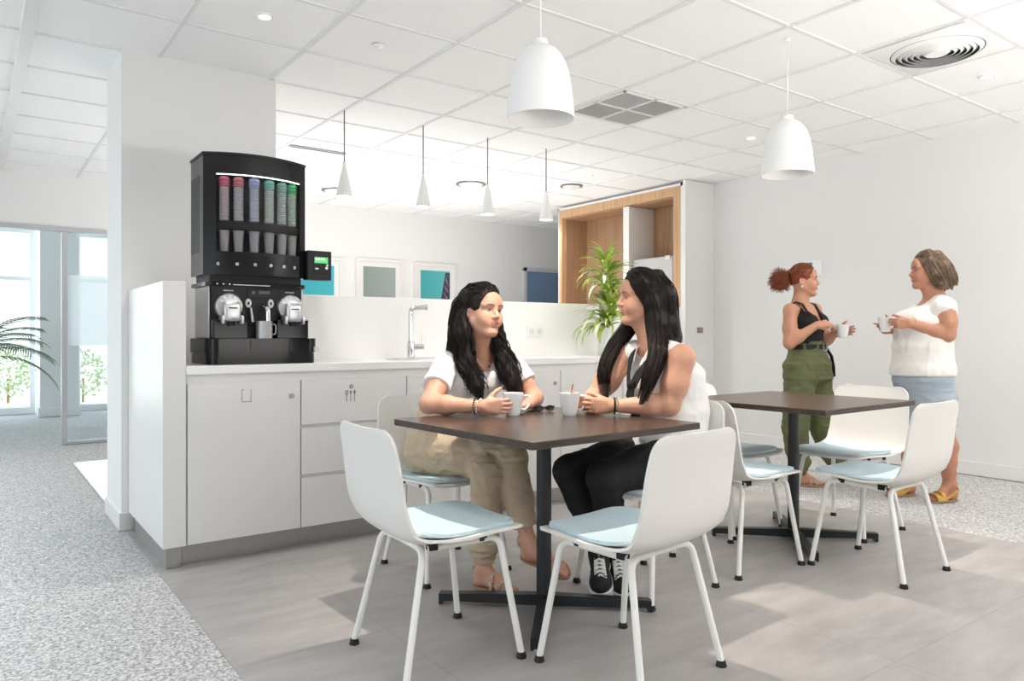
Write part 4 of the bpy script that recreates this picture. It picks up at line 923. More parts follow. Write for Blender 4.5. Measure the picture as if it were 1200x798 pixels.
class Head:
    """local axes: x = the subject's right, y = facing, z = up; origin between the ears at eye height"""
    def __init__(s, c, f, up=(0, 0, 1), sc=1.0):
        s.c = np.array(c, float); s.y = nrm(f); s.x = nrm(np.cross(s.y, up)); s.z = np.cross(s.x, s.y); s.sc = sc; s.ax = np.array([s.x, s.y, s.z])
    def p(s, x, y, z): return s.c+s.sc*(s.x*x+s.y*y+s.z*z)
    def loc(s, V): return (V-s.c) @ s.ax.T/s.sc
    def build(s, S, neck, smile=1.0, fat=1.0, nr=0.052):
        q = s.sc; E = lambda c, r, k=0.012, op='u': S.ell(s.p(*c), np.array(r)*q, s.ax, k*q, op)
        K = lambda a, b, ra, rb, k=0.01, op='u': S.cone(s.p(*a), s.p(*b), ra*q, rb*q, k*q, op)
        E((0, -0.016, 0.034), (0.073, 0.096, 0.086)); E((0, 0.022, -0.02), (0.060*fat, 0.064, 0.088), 0.03)
        for g in (-1, 1):
            K((g*0.050*fat, -0.002, -0.052), (g*0.016, 0.058, -0.096), 0.024, 0.018, 0.03)
            E((g*0.037*fat, 0.052, -0.032), (0.026, 0.026, 0.026), 0.03); E((g*0.034, 0.066, 0.024), (0.026, 0.012, 0.010), 0.02)
        E((0, 0.068, -0.099), (0.021*fat, 0.017, 0.015), 0.022)
        E((0, 0.068, 0.05), (0.045, 0.018, 0.032), 0.03)
        for g in (-1, 1): E((g*0.031, 0.094, 0.002), (0.017, 0.016, 0.011), 0.018, 's')
        K((0, 0.078, 0.014), (0, 0.101, -0.024), 0.0075, 0.0095, 0.012); E((0, 0.100, -0.027), (0.0105, 0.010, 0.0085), 0.008)
        for g in (-1, 1): E((g*0.0125, 0.089, -0.030), (0.0075, 0.010, 0.0065), 0.008)
        # mouth: muzzle, smile folds and corners
        E((0, 0.068, -0.058), (0.032, 0.017, 0.022), 0.022); E((0, 0.082, -0.0515), (0.013, 0.0075, 0.006), 0.010); E((0, 0.080, -0.067), (0.013, 0.0085, 0.006), 0.010)
        for g in (-1, 1):
            K((g*0.021, 0.086, -0.038), (g*0.033, 0.077, -0.056), 0.0008, 0.0008, 0.007, 's'); E((g*0.040, 0.060, -0.046), (0.014, 0.014, 0.016), 0.02)
        K((-0.016, 0.084, -0.0765), (0.016, 0.084, -0.0765), 0.002, 0.002, 0.010, 's')
        # ears
        for g in (-1, 1):
            ea = np.array([nrm(s.x*1.0+s.y*0.35*g*1.0), nrm(s.y-s.x*0.35*g), s.z]); c = s.p(g*0.073, -0.014, -0.008)
            S.ell(c, np.array((0.009, 0.018, 0.030))*q, ea, 0.008*q); S.ell(s.p(g*0.083, -0.010, -0.004), np.array((0.007, 0.009, 0.016))*q, ea, 0.006*q, 's')
        S.cone(s.p(0, -0.022, -0.055), neck, nr*q, nr*1.08, 0.03); S.cone(s.p(0, 0.0, -0.085), neck, nr*q*0.75, nr*1.0, 0.03)
    def fine(s, v=0.0022): return (s.c-0.125*s.sc, s.c+0.125*s.sc, v)
    def lips(s, S, parent, base, m, smile=1.0, open_=0.0):
        """upper and lower lip laid on the face surface, teeth between when the mouth is open"""
        q = s.sc; xs = np.linspace(-1, 1, 13); hw = 0.0235+0.0028*smile; zc = lambda u: -0.0585+0.006*smile*abs(u)**1.7
        P = [S.hit(s.p(u*hw, 0.125, zc(u)), -s.y) for u in xs]
        for nm, sg, h_, o_ in (('upper_lip', 1, 0.0036, 0.0006), ('lower_lip', -1, 0.0047, 0.0010)):
            bm = B(); rows = []
            for u, c in zip(xs, P):
                w_ = max(1-abs(u)**2.2, 0.03); cup_ = (1-0.22*math.exp(-(u/0.16)**2)) if sg > 0 else 1.0; hh = h_*q*w_**0.5*cup_*0.9; g0 = open_*q*max(1-u*u, 0)*0.5
                mid_ = c+s.z*sg*(g0+hh*0.9)+s.y*(o_*w_-0.0008*(1-w_)); t = nrm(s.x+1e-6)
                rows.append([bm.verts.new(mid_+s.z*hh*math.cos(2*PI*k/10)+s.y*(0.0034*q*w_+0.0006)*math.sin(2*PI*k/10)) for k in range(10)])
            for a_, b_ in zip(rows, rows[1:]):
                for k in range(10): bm.faces.new((a_[k], a_[(k+1) % 10], b_[(k+1) % 10], b_[k]))
            bm.faces.new(rows[0][::-1]); bm.faces.new(rows[-1]); fixn(bm); bmobj(nm, bm, base, parent, m)
        bm = B(); tube(bm, [c-s.y*0.0006 for c in P[1:-1]], [(0.0006+0.5*open_*max(1-u*u, 0))*q for u in xs[1:-1]], 8); bmobj('teeth' if open_ > 0.001 else 'mouth_line', bm, base, parent, M_teeth if open_ > 0.001 else M_lipd)

    def features(s, S, parent, base, m_brow, m_skin, teeth=False, look=(0, 1, 0), m_iris=None):
        q = s.sc; base = np.array(base); lk = nrm(s.x*look[0]+s.y*look[1]+s.z*look[2])
        for g in (-1, 1):
            c = s.p(g*0.0305, 0.0668, 0.003); R_ = 0.0122*q
            bm = B(); bmesh.ops.create_uvsphere(bm, u_segments=20, v_segments=12, radius=R_)
            for v in bm.verts: v.co += Vector(c)
            e = bmobj('eyeball', bm, base, parent, M_eye)
            bm = B(); bmesh.ops.create_uvsphere(bm, u_segments=16, v_segments=10, radius=0.0072*q)
            for v in bm.verts: v.co = Vector(c+lk*0.0058*q)+v.co
            bmobj('iris', bm, base, e, m_iris or M_iris)
            def patch(el0, el1, r, n=7, m_=17):
                bm = B(); rows = []
                for i in range(n):
                    row = []
                    for j in range(m_):
                        az = -1.15+2.3*j/(m_-1); cl = math.cos(az*1.3); el = el1+(el0*max(cl, 0)**0.7-el1)*(1-i/(n-1)) if i < n-1 else el1
                        row.append(bm.verts.new(c+r*(s.x*math.sin(az)*math.cos(el)+s.y*math.cos(az)*math.cos(el)+s.z*math.sin(el))))
                    rows.append(row)
                for a_, b_ in zip(rows, rows[1:]):
                    for j in range(m_-1): bm.faces.new((a_[j], a_[j+1], b_[j+1], b_[j]))
                edge = [v.co.copy() for v in rows[0]]; return fixn(bm), edge
            bm, edge = patch(0.30, 1.35, R_*1.07); bmobj('eyelid', bm, base, parent, m_skin)
            b2 = B(); tube(b2, [x+Vector(s.y*0.0006) for x in edge[1:-1]], [0.0007*q+0.0007*q*math.sin(PI*j/(len(edge)-3)) for j in range(len(edge)-2)], 6); bmobj('eyelashes', b2, base, parent, M_brow)
            bm, edge = patch(-0.30, -1.35, R_*1.06); bmobj('eyelid', bm, base, parent, m_skin)
            arc = [S.hit(s.p(g*x, 0.125, z), -s.y)+s.y*0.0004 for x, z in ((0.012, 0.0225), (0.020, 0.0260), (0.028, 0.0285), (0.036, 0.0290), (0.044, 0.0265), (0.051, 0.0215))]
            bm = B(); ribbon(bm, arc, [0.0019*q, 0.0023*q, 0.0022*q, 0.0019*q, 0.0014*q, 0.0007*q], 0.0016, s.z); bmobj('eyebrow', bm, base, parent, m_brow, 1)

def hand(S, wr, d, n, t, curl, thumb=None, sc=0.92, nails=None, spread=0.12):
    """d wrist to knuckles, n where the palm faces, t thumb side; curl = four triples of bend angles"""
    d = nrm(d); n = nrm(np.array(n)-d*(np.array(n)@d)); t0 = np.cross(n, d); t = t0*np.sign(t0@np.array(t)); wr = np.array(wr, float)
    seg = [(0.039, 0.023, 0.018), (0.043, 0.027, 0.019), (0.040, 0.025, 0.018), (0.031, 0.019, 0.016)]; off = (0.027, 0.009, -0.009, -0.026); fw = (0.084, 0.087, 0.082, 0.074); rad = (0.0083, 0.0086, 0.0082, 0.0072)
    tips = []
    for i in range(4):
        kn = wr+sc*(d*fw[i]+t*off[i]-n*0.002); S.cone(wr+sc*(t*off[i]*0.55+d*0.005), kn, 0.0155*sc, 0.0118*sc, 0.012*sc)
        a = 0.0; p = kn; sp = nrm(d+t*spread*(1.5-i)/1.5*0.6)
        for j in range(3):
            a += curl[i][j]; v = sp*math.cos(a)+n*math.sin(a); q = p+v*seg[i][j]*sc; r0 = rad[i]*sc*(1-0.10*j); S.cone(p, q, r0, r0*0.92, 0.0035*sc); p = q
        tips.append((p, -(-sp*math.sin(a)+n*math.cos(a)), v, rad[i]*sc))
    S.ell(wr+sc*(d*0.048+n*0.006), np.array((0.034, 0.040, 0.012))*sc, np.array([t, d, n]), 0.012)
    th = thumb or ((0.75, 0.65, 0.25), 0.25); v = nrm(t*th[0][0]+d*th[0][1]+n*th[0][2]); p = wr+sc*(d*0.022+t*0.018+n*0.006)
    S.cone(p, p+v*0.042*sc, 0.0150*sc, 0.0112*sc, 0.014*sc); p = p+v*0.042*sc
    for j, l in enumerate((0.030, 0.025)):
        v = nrm(v*math.cos(th[1])+(d*0.7+n*0.5-t*0.35)*math.sin(th[1])); q = p+v*l*sc; S.cone(p, q, 0.0100*sc, (0.0092, 0.0078)[j]*sc, 0.004*sc); p = q
    tips.append((p, nrm(-n*0.6+t*0.6), v, 0.0085*sc))
    return tips
def nails(tips, base, parent, m):
    for p, nn, v, r in tips:
        bm = B(); e = Vector(nrm(nn)); f = Vector(nrm(v-np.array(e)*(v@np.array(e)))); g = e.cross(f); c = Vector(p)+e*r*0.80-f*r*0.1
        bmesh.ops.create_uvsphere(bm, u_segments=10, v_segments=8, radius=1)
        for w_ in bm.verts: w_.co = c+f*w_.co.x*r*0.85+g*w_.co.y*r*0.68+e*w_.co.z*r*0.28
        bmobj('fingernail', bm, base, parent, m)

class Foot:
    """hb heel underside, f forward, u up"""
    def __init__(s, hb, f, u=(0, 0, 1), L=0.225, side=1):
        s.o = np.array(hb, float); s.f = nrm(f); u = np.array(u, float); s.u = nrm(u-s.f*(u@s.f)); s.s = np.cross(s.f, s.u)*side; s.L = L; s.k = L/0.225   # s.s: towards the big toe
    def p(s, f, w, u): return s.o+s.k*(s.f*f+s.s*w+s.u*u)
    def build(s, S, an, r=0.034, toes=True):
        c = lambda a, b, ra, rb, k=0.015: S.cone(s.p(*a), s.p(*b), ra*s.k, rb*s.k, k)
        c((0.028, 0, 0.028), (0.04, 0, 0.05), 0.028, 0.028); S.cone(s.p(0.035, 0, 0.03), an, 0.029*s.k, r, 0.02); S.cone(an, s.p(0.12, 0.004, 0.040), r*0.9, 0.024*s.k, 0.025)
        c((0.03, 0, 0.024), (0.15, -0.012, 0.018), 0.024, 0.017, 0.02); c((0.06, 0.006, 0.045), (0.16, 0.016, 0.020), 0.024, 0.018, 0.02); c((0.155, -0.02, 0.016), (0.158, 0.020, 0.018), 0.016, 0.018, 0.015)
        for g in (-1, 1): S.ell(np.array(an)+s.s*g*r*0.75*s.k, (0.012, 0.012, 0.012), None, 0.015)
        if toes:
            for i, (w_, l, rr) in enumerate(((0.026, 0.216, 0.0115), (0.009, 0.222, 0.0085), (-0.005, 0.213, 0.008), (-0.018, 0.203, 0.0075), (-0.029, 0.190, 0.007))):
                S.cone(s.p(0.160-0.006*i, w_*0.9, 0.017), s.p(l-0.008, w_, rr+0.001), rr*s.k, rr*0.95*s.k, 0.004)
    def outline(s, grow=0.0):
        pts = [(-0.002, 0.0), (0.004, 0.020), (0.03, 0.030), (0.09, 0.030), (0.15, 0.043), (0.195, 0.043), (0.222, 0.030), (0.231, 0.012), (0.222, -0.010), (0.20, -0.032), (0.16, -0.040), (0.09, -0.030), (0.03, -0.029), (0.004, -0.020)]
        cx = 0.115; return [(f+math.copysign(grow, f-cx), w_+math.copysign(grow, w_)*(abs(w_) > 0.005)) for f, w_ in pts]
    def sole(s, bm, u0, u1, grow=0.0):
        o = s.outline(grow); n = len(o); P, _ = catmull([(a, b) for a, b in o+[o[0]]], 49); P = P[:-1]
        a = [bm.verts.new(s.p(f, w_, u0)) for f, w_ in P]; b = [bm.verts.new(s.p(f, w_, u1)) for f, w_ in P]; n = len(P)
        bm.faces.new(a[::-1]); bm.faces.new(b)
        for k in range(n): bm.faces.new((a[k], a[(k+1) % n], b[(k+1) % n], b[k]))
        fixn(bm)
def ribbon(bm, pts, wid, th, side):
    """flat band along points; side = direction of its width at every point (one vector or list)"""
    P = [np.array(p, float) for p in pts]; rows = []
    for i, p in enumerate(P):
        t = nrm(P[min(i+1, len(P)-1)]-P[max(i-1, 0)]); sd = np.array(side[i] if isinstance(side, list) else side, float); sd = nrm(sd-t*(sd@t)); n = np.cross(t, sd)
        w_ = wid[i] if isinstance(wid, (list, tuple)) else wid
        rows.append([bm.verts.new(p+sd*w_*a+n*th*b) for a, b in ((-1, -0.5), (-0.9, 0.5), (0.9, 0.5), (1, -0.5))])
    for a, b in zip(rows, rows[1:]):
        for k in range(4): bm.faces.new((a[k], a[(k+1) % 4], b[(k+1) % 4], b[k]))
    bm.faces.new(rows[0][::-1]); bm.faces.new(rows[-1]); fixn(bm)

HR = np.random.RandomState(11)
def strands(bm, guide, spread, n, r, wave=0.0, freq=3.0, npt=16, sides=4, shell=0.6, per=7):
    """hair strands in small locks that follow a guide line inside a given radius"""
    G4, _ = catmull([np.r_[np.array(g, float), q] for g, q in zip(guide, spread)], npt); P, R_ = G4[:, :3], G4[:, 3]
    T = np.gradient(P, axis=0); T /= np.linalg.norm(T, axis=1)[:, None]
    X = np.cross(T, RV*0.7+FV*0.7+1e-3); X /= np.linalg.norm(X, axis=1)[:, None]; Y = np.cross(T, X); u = np.linspace(0, 1, npt); env = np.clip(u*2.2, 0, 1)
    for _ in range(max(1, int(n*2.4/per))):
        a = HR.uniform(0, 2*PI); q = math.sqrt(HR.uniform(shell**2, 1)); ph = HR.uniform(0, 2*PI); ph2 = HR.uniform(0, 2*PI); fr = freq*HR.uniform(0.8, 1.2); am = wave*HR.uniform(0.5, 1.2); e = HR.uniform(0.84, 1.0); tw = HR.uniform(-0.6, 0.6)
        for _k in range(per):
            a2 = a+HR.normal()*0.13+tw*u; q2 = q+HR.normal()*0.05; ph_ = ph+HR.normal()*0.35
            off = X*(np.cos(a2)*R_*q2+am*env*np.sin(2*PI*fr*u+ph_))[:, None]+Y*(np.sin(a2)*R_*q2+am*env*np.sin(2*PI*fr*u+ph2))[:, None]
            pts = P+off; m = max(4, int(npt*e*HR.uniform(0.93, 1.0))); rr = r*0.55*HR.uniform(0.7, 1.25)
            tube(bm, pts[:m], [rr*(0.8+0.4*math.sin(PI*min(0.2+0.8*k/m, 1)))*(1-0.75*(k/m)**4) for k in range(m)], sides)
def sidecomb(bm, hd, sides, end, n=16, per=5, r=0.0022, gr=1.0, top=(0.02, 0.064, 0.094), bot=(0.070, 0.030, 0.012), wave=0.0008):
    """strands combed from the hairline over the sides of the head towards a gathering point"""
    c = np.array((0, -0.018, 0.038)); R_ = np.array((0.082, 0.104, 0.092))*gr*1.012
    pr = lambda p: c+(lambda v: v/np.linalg.norm(v)*R_)((np.array(p)-c)/R_)
    for g in sides:
        for u in np.linspace(0, 1, n):
            s0 = pr(np.array((g*top[0], top[1], top[2]))*(1-u)+np.array((g*bot[0], bot[1], bot[2]))*u); e = np.array((g*end[0], end[1], end[2]+(1-u)*end[3])); m1 = pr(s0*0.65+e*0.35+np.array((g*0.05, 0, 0.02*(1-u)))); m2 = pr(s0*0.3+e*0.7+np.array((g*0.05, 0, 0.01*(1-u))))
            strands(bm, [hd.p(*s0), hd.p(*m1), hd.p(*m2), hd.p(*(e if end[4] else pr(e)))], (0.002, 0.003, 0.004, 0.005), per, r, wave, 1.4, 12)
def bracelet(base, parent, c, ax, r, rt, m, name='bracelet', beads=0):
    ax = nrm(ax); e = nrm(np.cross(ax, [0.3, 0.5, 0.81])); g = np.cross(ax, e); bm = B()
    if beads:
        for k in range(beads):
            a = 2*PI*k/beads; bmesh.ops.create_icosphere(bm, subdivisions=1, radius=rt, matrix=Matrix.Translation(Vector(np.array(c)+r*(e*math.cos(a)+g*math.sin(a)))))
    else:
        pts = [np.array(c)+r*(e*math.cos(2*PI*k/24)+g*math.sin(2*PI*k/24)) for k in range(25)]; tube(bm, pts, rt, 8, False)
    return bmobj(name, bm, base, parent, m)
def arm(S, sh, el, wr, r=(0.052, 0.042, 0.036, 0.024), k=0.025):
    sh, el, wr = (np.array(q, float) for q in (sh, el, wr)); r0, r1, r2, r3 = r
    S.chain([sh, sh*0.45+el*0.55, el], [r0, r1*1.05, r2], k); S.chain([el, el*0.68+wr*0.32, wr], [r2, r2*1.02, r3], k)
# ================================================================== woman in the white T-shirt
base1 = np.array([1.82, 3.00, 0.0])
w1 = thing('person', 'seated woman with long wavy dark hair, white T-shirt, khaki trousers and a cup', 'person', base1, 0, None)
neck = A((1.925, 2.905, 1.005)); hd = Head(at(566.5, 365, 3.40), -FV*0.74+RV*0.67, np.array([0.06, 0, 1]), 0.98)
shR, shL = A((1.762, 2.925, 0.955)), A((2.085, 2.875, 0.955)); elR, elL = A((1.595, 2.795, 0.795)), A((2.145, 2.755, 0.797)); wrR, wrL = A((1.756, 2.622, 0.788)), A((2.028, 2.660, 0.780))
hipR, hipL = A((1.735, 3.02, 0.555)), A((1.91, 3.02, 0.555)); knR, knL = A((1.888, 2.612, 0.558)), A((1.80, 2.64, 0.505)); anR, anL = A((1.913, 2.505, 0.215)), A((1.785, 2.655, 0.085))
pel = A((1.82, 3.04, 0.57)); wst = A((1.85, 3.02, 0.74)); bst = A((1.90, 2.965, 0.88)); XD = A((1, -0.12, 0))
torso = lambda g: [(pel, 0.165+g, 0.125+g, XD), (wst, 0.135+g, 0.110+g, XD), (bst, 0.148+g, 0.112+g, XD), ((shR+shL)/2+A((0, 0.005, 0.0)), 0.135+g, 0.075+g*0.6, XD)]
S = Field((1.50, 2.28, 0.0), (2.28, 3.22, 1.36), 0.0038, hd.fine())
S.loft(torso(-0.008)); hd.build(S, neck, 1.0, 1.0); S.cone(neck, bst+A((0, 0, 0.06)), 0.05, 0.07, 0.04)
for sh in (shR, shL): S.cone(neck*0.5+sh*0.5+A((0, 0, 0.0)), sh, 0.045, 0.046, 0.03)
arm(S, shR, elR, wrR, (0.047, 0.043, 0.038, 0.025)); arm(S, shL, elL, wrL, (0.047, 0.042, 0.035, 0.024))
for h, k_, a_ in ((hipR, knR, anR), (hipL, knL, anL)): S.chain([h, k_, k_*0.6+a_*0.4, a_], [0.08, 0.05, 0.045, 0.031], 0.02)
tR = hand(S, wrR, RV*0.97-FV*0.05+ZV*0.02, FV, ZV, [(0.25, 0.25, 0.15), (0.22, 0.3, 0.2), (0.2, 0.35, 0.2), (0.18, 0.35, 0.25)], ((0.85, 0.6, 0.35), 0.3), 0.93)
tL = hand(S, wrL, -RV*0.55-FV*0.62-ZV*0.06, -ZV, -RV, [(0.35, 0.7, 0.5)]*4, ((0.6, 0.75, 0.1), 0.2), 0.9)
ftL = Foot((1.772, 2.70, 0.014), A((0.06, -0.21, 0.0)), (0, 0, 1), 0.222, -1); ftL.build(S, anL, 0.032)
fv = nrm(A((2.045, 2.372, 0.100))-A((1.900, 2.535, 0.170))); ftR = Foot(A((1.905, 2.545, 0.158)), fv, ZV*0.75-FV*0.65, 0.222, 1); ftR.build(S, anR, 0.032)
solid('body', S, base1, w1, [M_skin1])
hd.features(S, w1, base1, M_brow, M_skin1, False, (0.05, 1, 0.02)); hd.lips(S, w1, base1, M_lip, 1.5); nails(tR[:4], base1, w1, M_nail); nails(tL[:2], base1, w1, M_nail)
# T-shirt
S = Field((1.52, 2.70, 0.50), (2.28, 3.24, 1.05), 0.0048)
tt = torso(0.012); tt[-1] = (tt[-1][0], 0.145, 0.078, XD); S.loft(tt, 0.03, [(A((0, 0, 0.56)), A((0, 0, -1)))])
for g in (-1, 1): S.ell(bst+A((g*0.062, -0.088, 0.0)), (0.060, 0.056, 0.058), None, 0.05)
for sh, el in ((shR, elR), (shL, elL)):
    e = sh*0.42+el*0.58; S.cone(neck*0.45+sh*0.55+A((0, 0, -0.002)), sh, 0.050, 0.058, 0.03); S.cone(sh, sh*0.25+el*0.75, 0.058, 0.066, 0.02, 'u', [(e, el-sh)])
S.cone(neck+A((0.0, -0.015, 0.05)), neck+A((0.005, -0.075, -0.035)), 0.070, 0.052, 0.008, 's'); S.cone(neck+A((0, 0, 0.1)), neck+A((0, 0, 0.03)), 0.074, 0.066, 0.006, 's')
solid('tshirt', S, base1, w1, [M_tee], None, folds((9, 20), (0.005, 0.0028), (1.3, 1.0, 0.8), 4))
# trousers
S = Field((1.58, 2.40, 0.06), (2.12, 3.26, 0.80), 0.0048)
S.loft([(pel+A((0, 0.0, -0.045)), 0.185, 0.14, XD), (pel+A((0, 0, 0.03)), 0.18, 0.14, XD), (wst+A((-0.01, 0, -0.03)), 0.150, 0.124, XD)], 0.04)
cR = knR*0.18+anR*0.82; S.chain([hipR+A((0.0, 0.03, 0.0)), hipR*0.5+knR*0.5+A((-0.005, 0, 0.0)), knR, knR*0.55+anR*0.45, cR], [0.115, 0.100, 0.076, 0.066, 0.052], 0.015, [(cR, anR-knR)])
cL = knL*0.14+anL*0.86; S.chain([hipL+A((0, 0.03, 0)), hipL*0.5+knL*0.5, knL, knL*0.5+anL*0.5, cL+A((0, 0, 0.05)), cL], [0.105, 0.086, 0.070, 0.066, 0.064, 0.046], 0.02)
solid('trousers', S, base1, w1, [M_khaki], None, folds((11, 24), (0.006, 0.0045), (1, 1, 1.6), 9))
for c_, a_, b_ in ((cL, knL, anL),):
    S = Field(c_-0.09, c_+0.09, 0.004); dv = nrm(b_-a_); S.cone(c_-dv*0.012, c_+dv*0.034, 0.0475, 0.0455, 0.002, 'u', [(c_+dv*0.03, dv), (c_-dv*0.01, -dv)]); cu = solid('ribbed_cuff', S, base1, w1, [M_khakid])
# sandals
def sandal(name, ft, an, base, parent, m_strap, m_sole, th=0.012, style='beads'):
    bm = B(); ft.sole(bm, -th, 0.0005); sd = bmobj(name, bm, base, parent, m_sole, 0.7)
    bm = B(); arcs = []
    if style == 'beads':
        for f0, f1, hgt, w_ in ((0.165, 0.150, 0.036, 0.041), (0.10, 0.135, 0.066, 0.038)):
            P = [ft.p(f0+(f1-f0)*0.5*(1-math.cos(PI*k/10))*0.5+0.0, w_*math.cos(PI*k/10), 0.004+hgt*math.sin(PI*k/10)**0.8) for k in range(11)]; ribbon(bm, P, 0.008, 0.003, ft.f)
        P = [ft.p(0.185, 0.012, 0.004), ft.p(0.17, 0.010, 0.028), ft.p(0.14, 0.008, 0.045), ft.p(0.115, 0.006, 0.060)]; ribbon(bm, P, 0.006, 0.003, ft.s)
        r = 0.043*ft.k; P = [np.array(an)+ft.u*(0.0)+r*(ft.f*math.cos(2*PI*k/20)*1.05+ft.s*math.sin(2*PI*k/20)*0.92)-ft.f*0.004 for k in range(21)]; ribbon(bm, P, 0.008, 0.003, ft.u)
    else:
        for f0, w_, hgt, wd in ((0.165, 0.046, 0.040, 0.024), (0.135, 0.045, 0.054, 0.016)):
            P = [ft.p(f0, w_*math.cos(PI*k/10)-0.002, 0.002+hgt*math.sin(PI*k/10)**0.75) for k in range(11)]; ribbon(bm, P, wd, 0.004, ft.f)
        P = [ft.p(0.115, 0.036, 0.012), ft.p(0.06, 0.040, 0.045), ft.p(0.01, 0.033, 0.062), ft.p(-0.010, 0, 0.066), ft.p(0.01, -0.033, 0.062), ft.p(0.06, -0.040, 0.045), ft.p(0.115, -0.036, 0.012)]; ribbon(bm, P, 0.011, 0.004, ft.u)
        P = [ft.p(0.02+0.05*abs(math.sin(PI*k/8-PI/2)), 0.036*math.cos(PI*k/8), 0.02) for k in range(9)]
    bmobj('strap', bm, base, sd, m_strap, 0.8); return sd
sandal('sandal', ftL, anL, base1, w1, M_sandal, M_sole); sandal('sandal', ftR, anR, base1, w1, M_sandal, M_sole)
for k_ in range(3): bracelet(base1, w1, wrR-RV*(0.012+0.014*k_)+FV*0.008*k_+ZV*0.002, RV-FV*0.35+ZV*0.25*(k_-1), 0.033, 0.0042, (M_bead, M_blackm, M_bead)[k_], 'bracelet', 22 if k_ != 1 else 18)
bm = B(); tube(bm, [neck+A((-0.06, -0.02, 0.01)), neck+A((-0.03, -0.065, -0.02)), neck+A((0.005, -0.085, -0.035)), neck+A((0.045, -0.055, -0.015)), neck+A((0.06, -0.01, 0.01))], 0.0012, 6); bmobj('necklace', bm, base1, w1, M_gold)
# hair: cap, flowing mass, strands
def cap(S, h, grow=1.0, hair=((0, 0.078, 0.086), (0, 0.85, -0.40)), k=0.012):
    q = h.sc; n = h.ax.T @ np.array(hair[1]); S.ell(h.p(0, -0.018, 0.038), np.array((0.082, 0.104, 0.092))*q*grow, h.ax, k, 'u', [(h.p(*hair[0]), n)])
S = Field((1.68, 2.66, 0.80), (2.20, 3.18, 1.36), 0.0042); cap(S, hd, 1.0, ((0, 0.074, 0.088), (0, 0.88, -0.36)))
S.ell(hd.p(0.088, -0.006, -0.018), (0.026, 0.024, 0.030), hd.ax, 0.008, 's')
h = hd.p
gl = [h(0.02, -0.06, 0.11), h(0.070, -0.05, 0.06), h(0.078, -0.062, -0.02), h(0.088, -0.045, -0.10), shR+A((0.055, -0.075, 0.02)), shR+A((0.085, -0.120, -0.09)), shR+A((0.105, -0.125, -0.16))]
gb = [h(0.0, -0.08, 0.10), h(0.045, -0.105, 0.02), h(0.05, -0.11, -0.10), h(0.06, -0.10, -0.19), h(0.07, -0.085, -0.27)]
gr = [h(-0.02, -0.06, 0.11), h(-0.074, -0.03, 0.06), h(-0.083, -0.03, -0.02), h(-0.075, 0.0, -0.11), shL+A((-0.085, -0.075, 0.03)), shL+A((-0.075, -0.125, -0.08)), shL+A((-0.055, -0.125, -0.17))]
gb2 = [h(0.0, -0.08, 0.10), h(-0.045, -0.105, 0.02), h(-0.05, -0.10, -0.10), h(-0.07, -0.085, -0.2), h(-0.08, -0.06, -0.26)]
for g, rs in ((gl, (0.02, 0.030, 0.034, 0.038, 0.038, 0.032, 0.012)), (gr, (0.02, 0.030, 0.032, 0.034, 0.036, 0.036, 0.014)), (gb, (0.03, 0.045, 0.05, 0.05, 0.03)), (gb2, (0.03, 0.045, 0.05, 0.045, 0.03))): S.chain(g, rs, 0.025)
hr = solid('hair', S, base1, w1, [M_hairk], None, lambda V: 0.004*vnoise(V*np.array([1, 1, 0.35]), 60, 3))
bm = B()
strands(bm, gl, (0.03, 0.034, 0.040, 0.044, 0.046, 0.046, 0.040), 190, 0.0026, 0.011, 3.4, 26); strands(bm, gr, (0.03, 0.034, 0.038, 0.040, 0.044, 0.050, 0.046), 190, 0.0026, 0.011, 3.4, 26)
strands(bm, gb, (0.03, 0.05, 0.056, 0.058, 0.05), 120, 0.0026, 0.007, 2.4, 16); strands(bm, gb2, (0.03, 0.05, 0.056, 0.055, 0.05), 90, 0.0026, 0.007, 2.4, 16)
for x in np.linspace(-0.075, 0.075, 34):     # combed from the hairline back
    c_ = math.sqrt(max(1-(x/0.083)**2, 0.05)); strands(bm, [h(x*0.8, 0.064*c_+0.004, 0.080+0.004*c_), h(x, 0.03*c_, 0.058+0.072*c_), h(x*1.08, -0.05, 0.045+0.082*c_), h(x*1.12, -0.105*c_-0.01, 0.03)], (0.004, 0.005, 0.006, 0.008), 4, 0.0022, 0.001, 1.5, 10)
sidecomb(bm, hd, (1, -1), (0.080, -0.075, -0.02, 0.05, 0), 18, 6); bmobj('hair_strands', bm, base1, hr, M_hairk)

# ================================================================== woman in black trousers
base2 = np.array([2.42, 2.28, 0.0])
w2 = thing('person', 'seated woman with long straight black hair in a white sleeveless blouse and black trousers', 'person', base2, 0, None)
hd = Head(at(750.5, 350, 3.31), -RV*0.985-FV*0.17, np.array([-0.05, 0, 1.0])-RV*0.06, 0.98); neck = A((2.465, 2.285, 1.045))
shL, shR = A((2.435, 2.118, 0.995)), A((2.42, 2.44, 1.0)); elL, elR = A((2.385, 2.145, 0.795)), A((2.275, 2.495, 0.80)); wrL, wrR = A((2.215, 2.31, 0.790)), A((2.215, 2.445, 0.790))
hipL, hipR = A((2.47, 2.185, 0.555)), A((2.47, 2.365, 0.555)); knL, knR = A((2.075, 2.215, 0.515)), A((2.065, 2.415, 0.515)); anL, anR = A((2.245, 2.315, 0.165)), A((2.175, 2.345, 0.175))
pel = A((2.50, 2.28, 0.57)); wst = A((2.545, 2.27, 0.76)); bst = A((2.52, 2.275, 0.90)); XD = A((0.06, 1, 0))
torso = lambda g: [(pel, 0.175+g, 0.140+g, XD), (wst, 0.150+g, 0.138+g, XD), (bst, 0.155+g, 0.135+g, XD), ((shR+shL)/2+A((0.06, 0, -0.01)), 0.135+g, 0.088+g*0.6, XD)]
S = Field((1.98, 1.98, 0.06), (2.70, 2.60, 1.40), 0.0038, hd.fine())
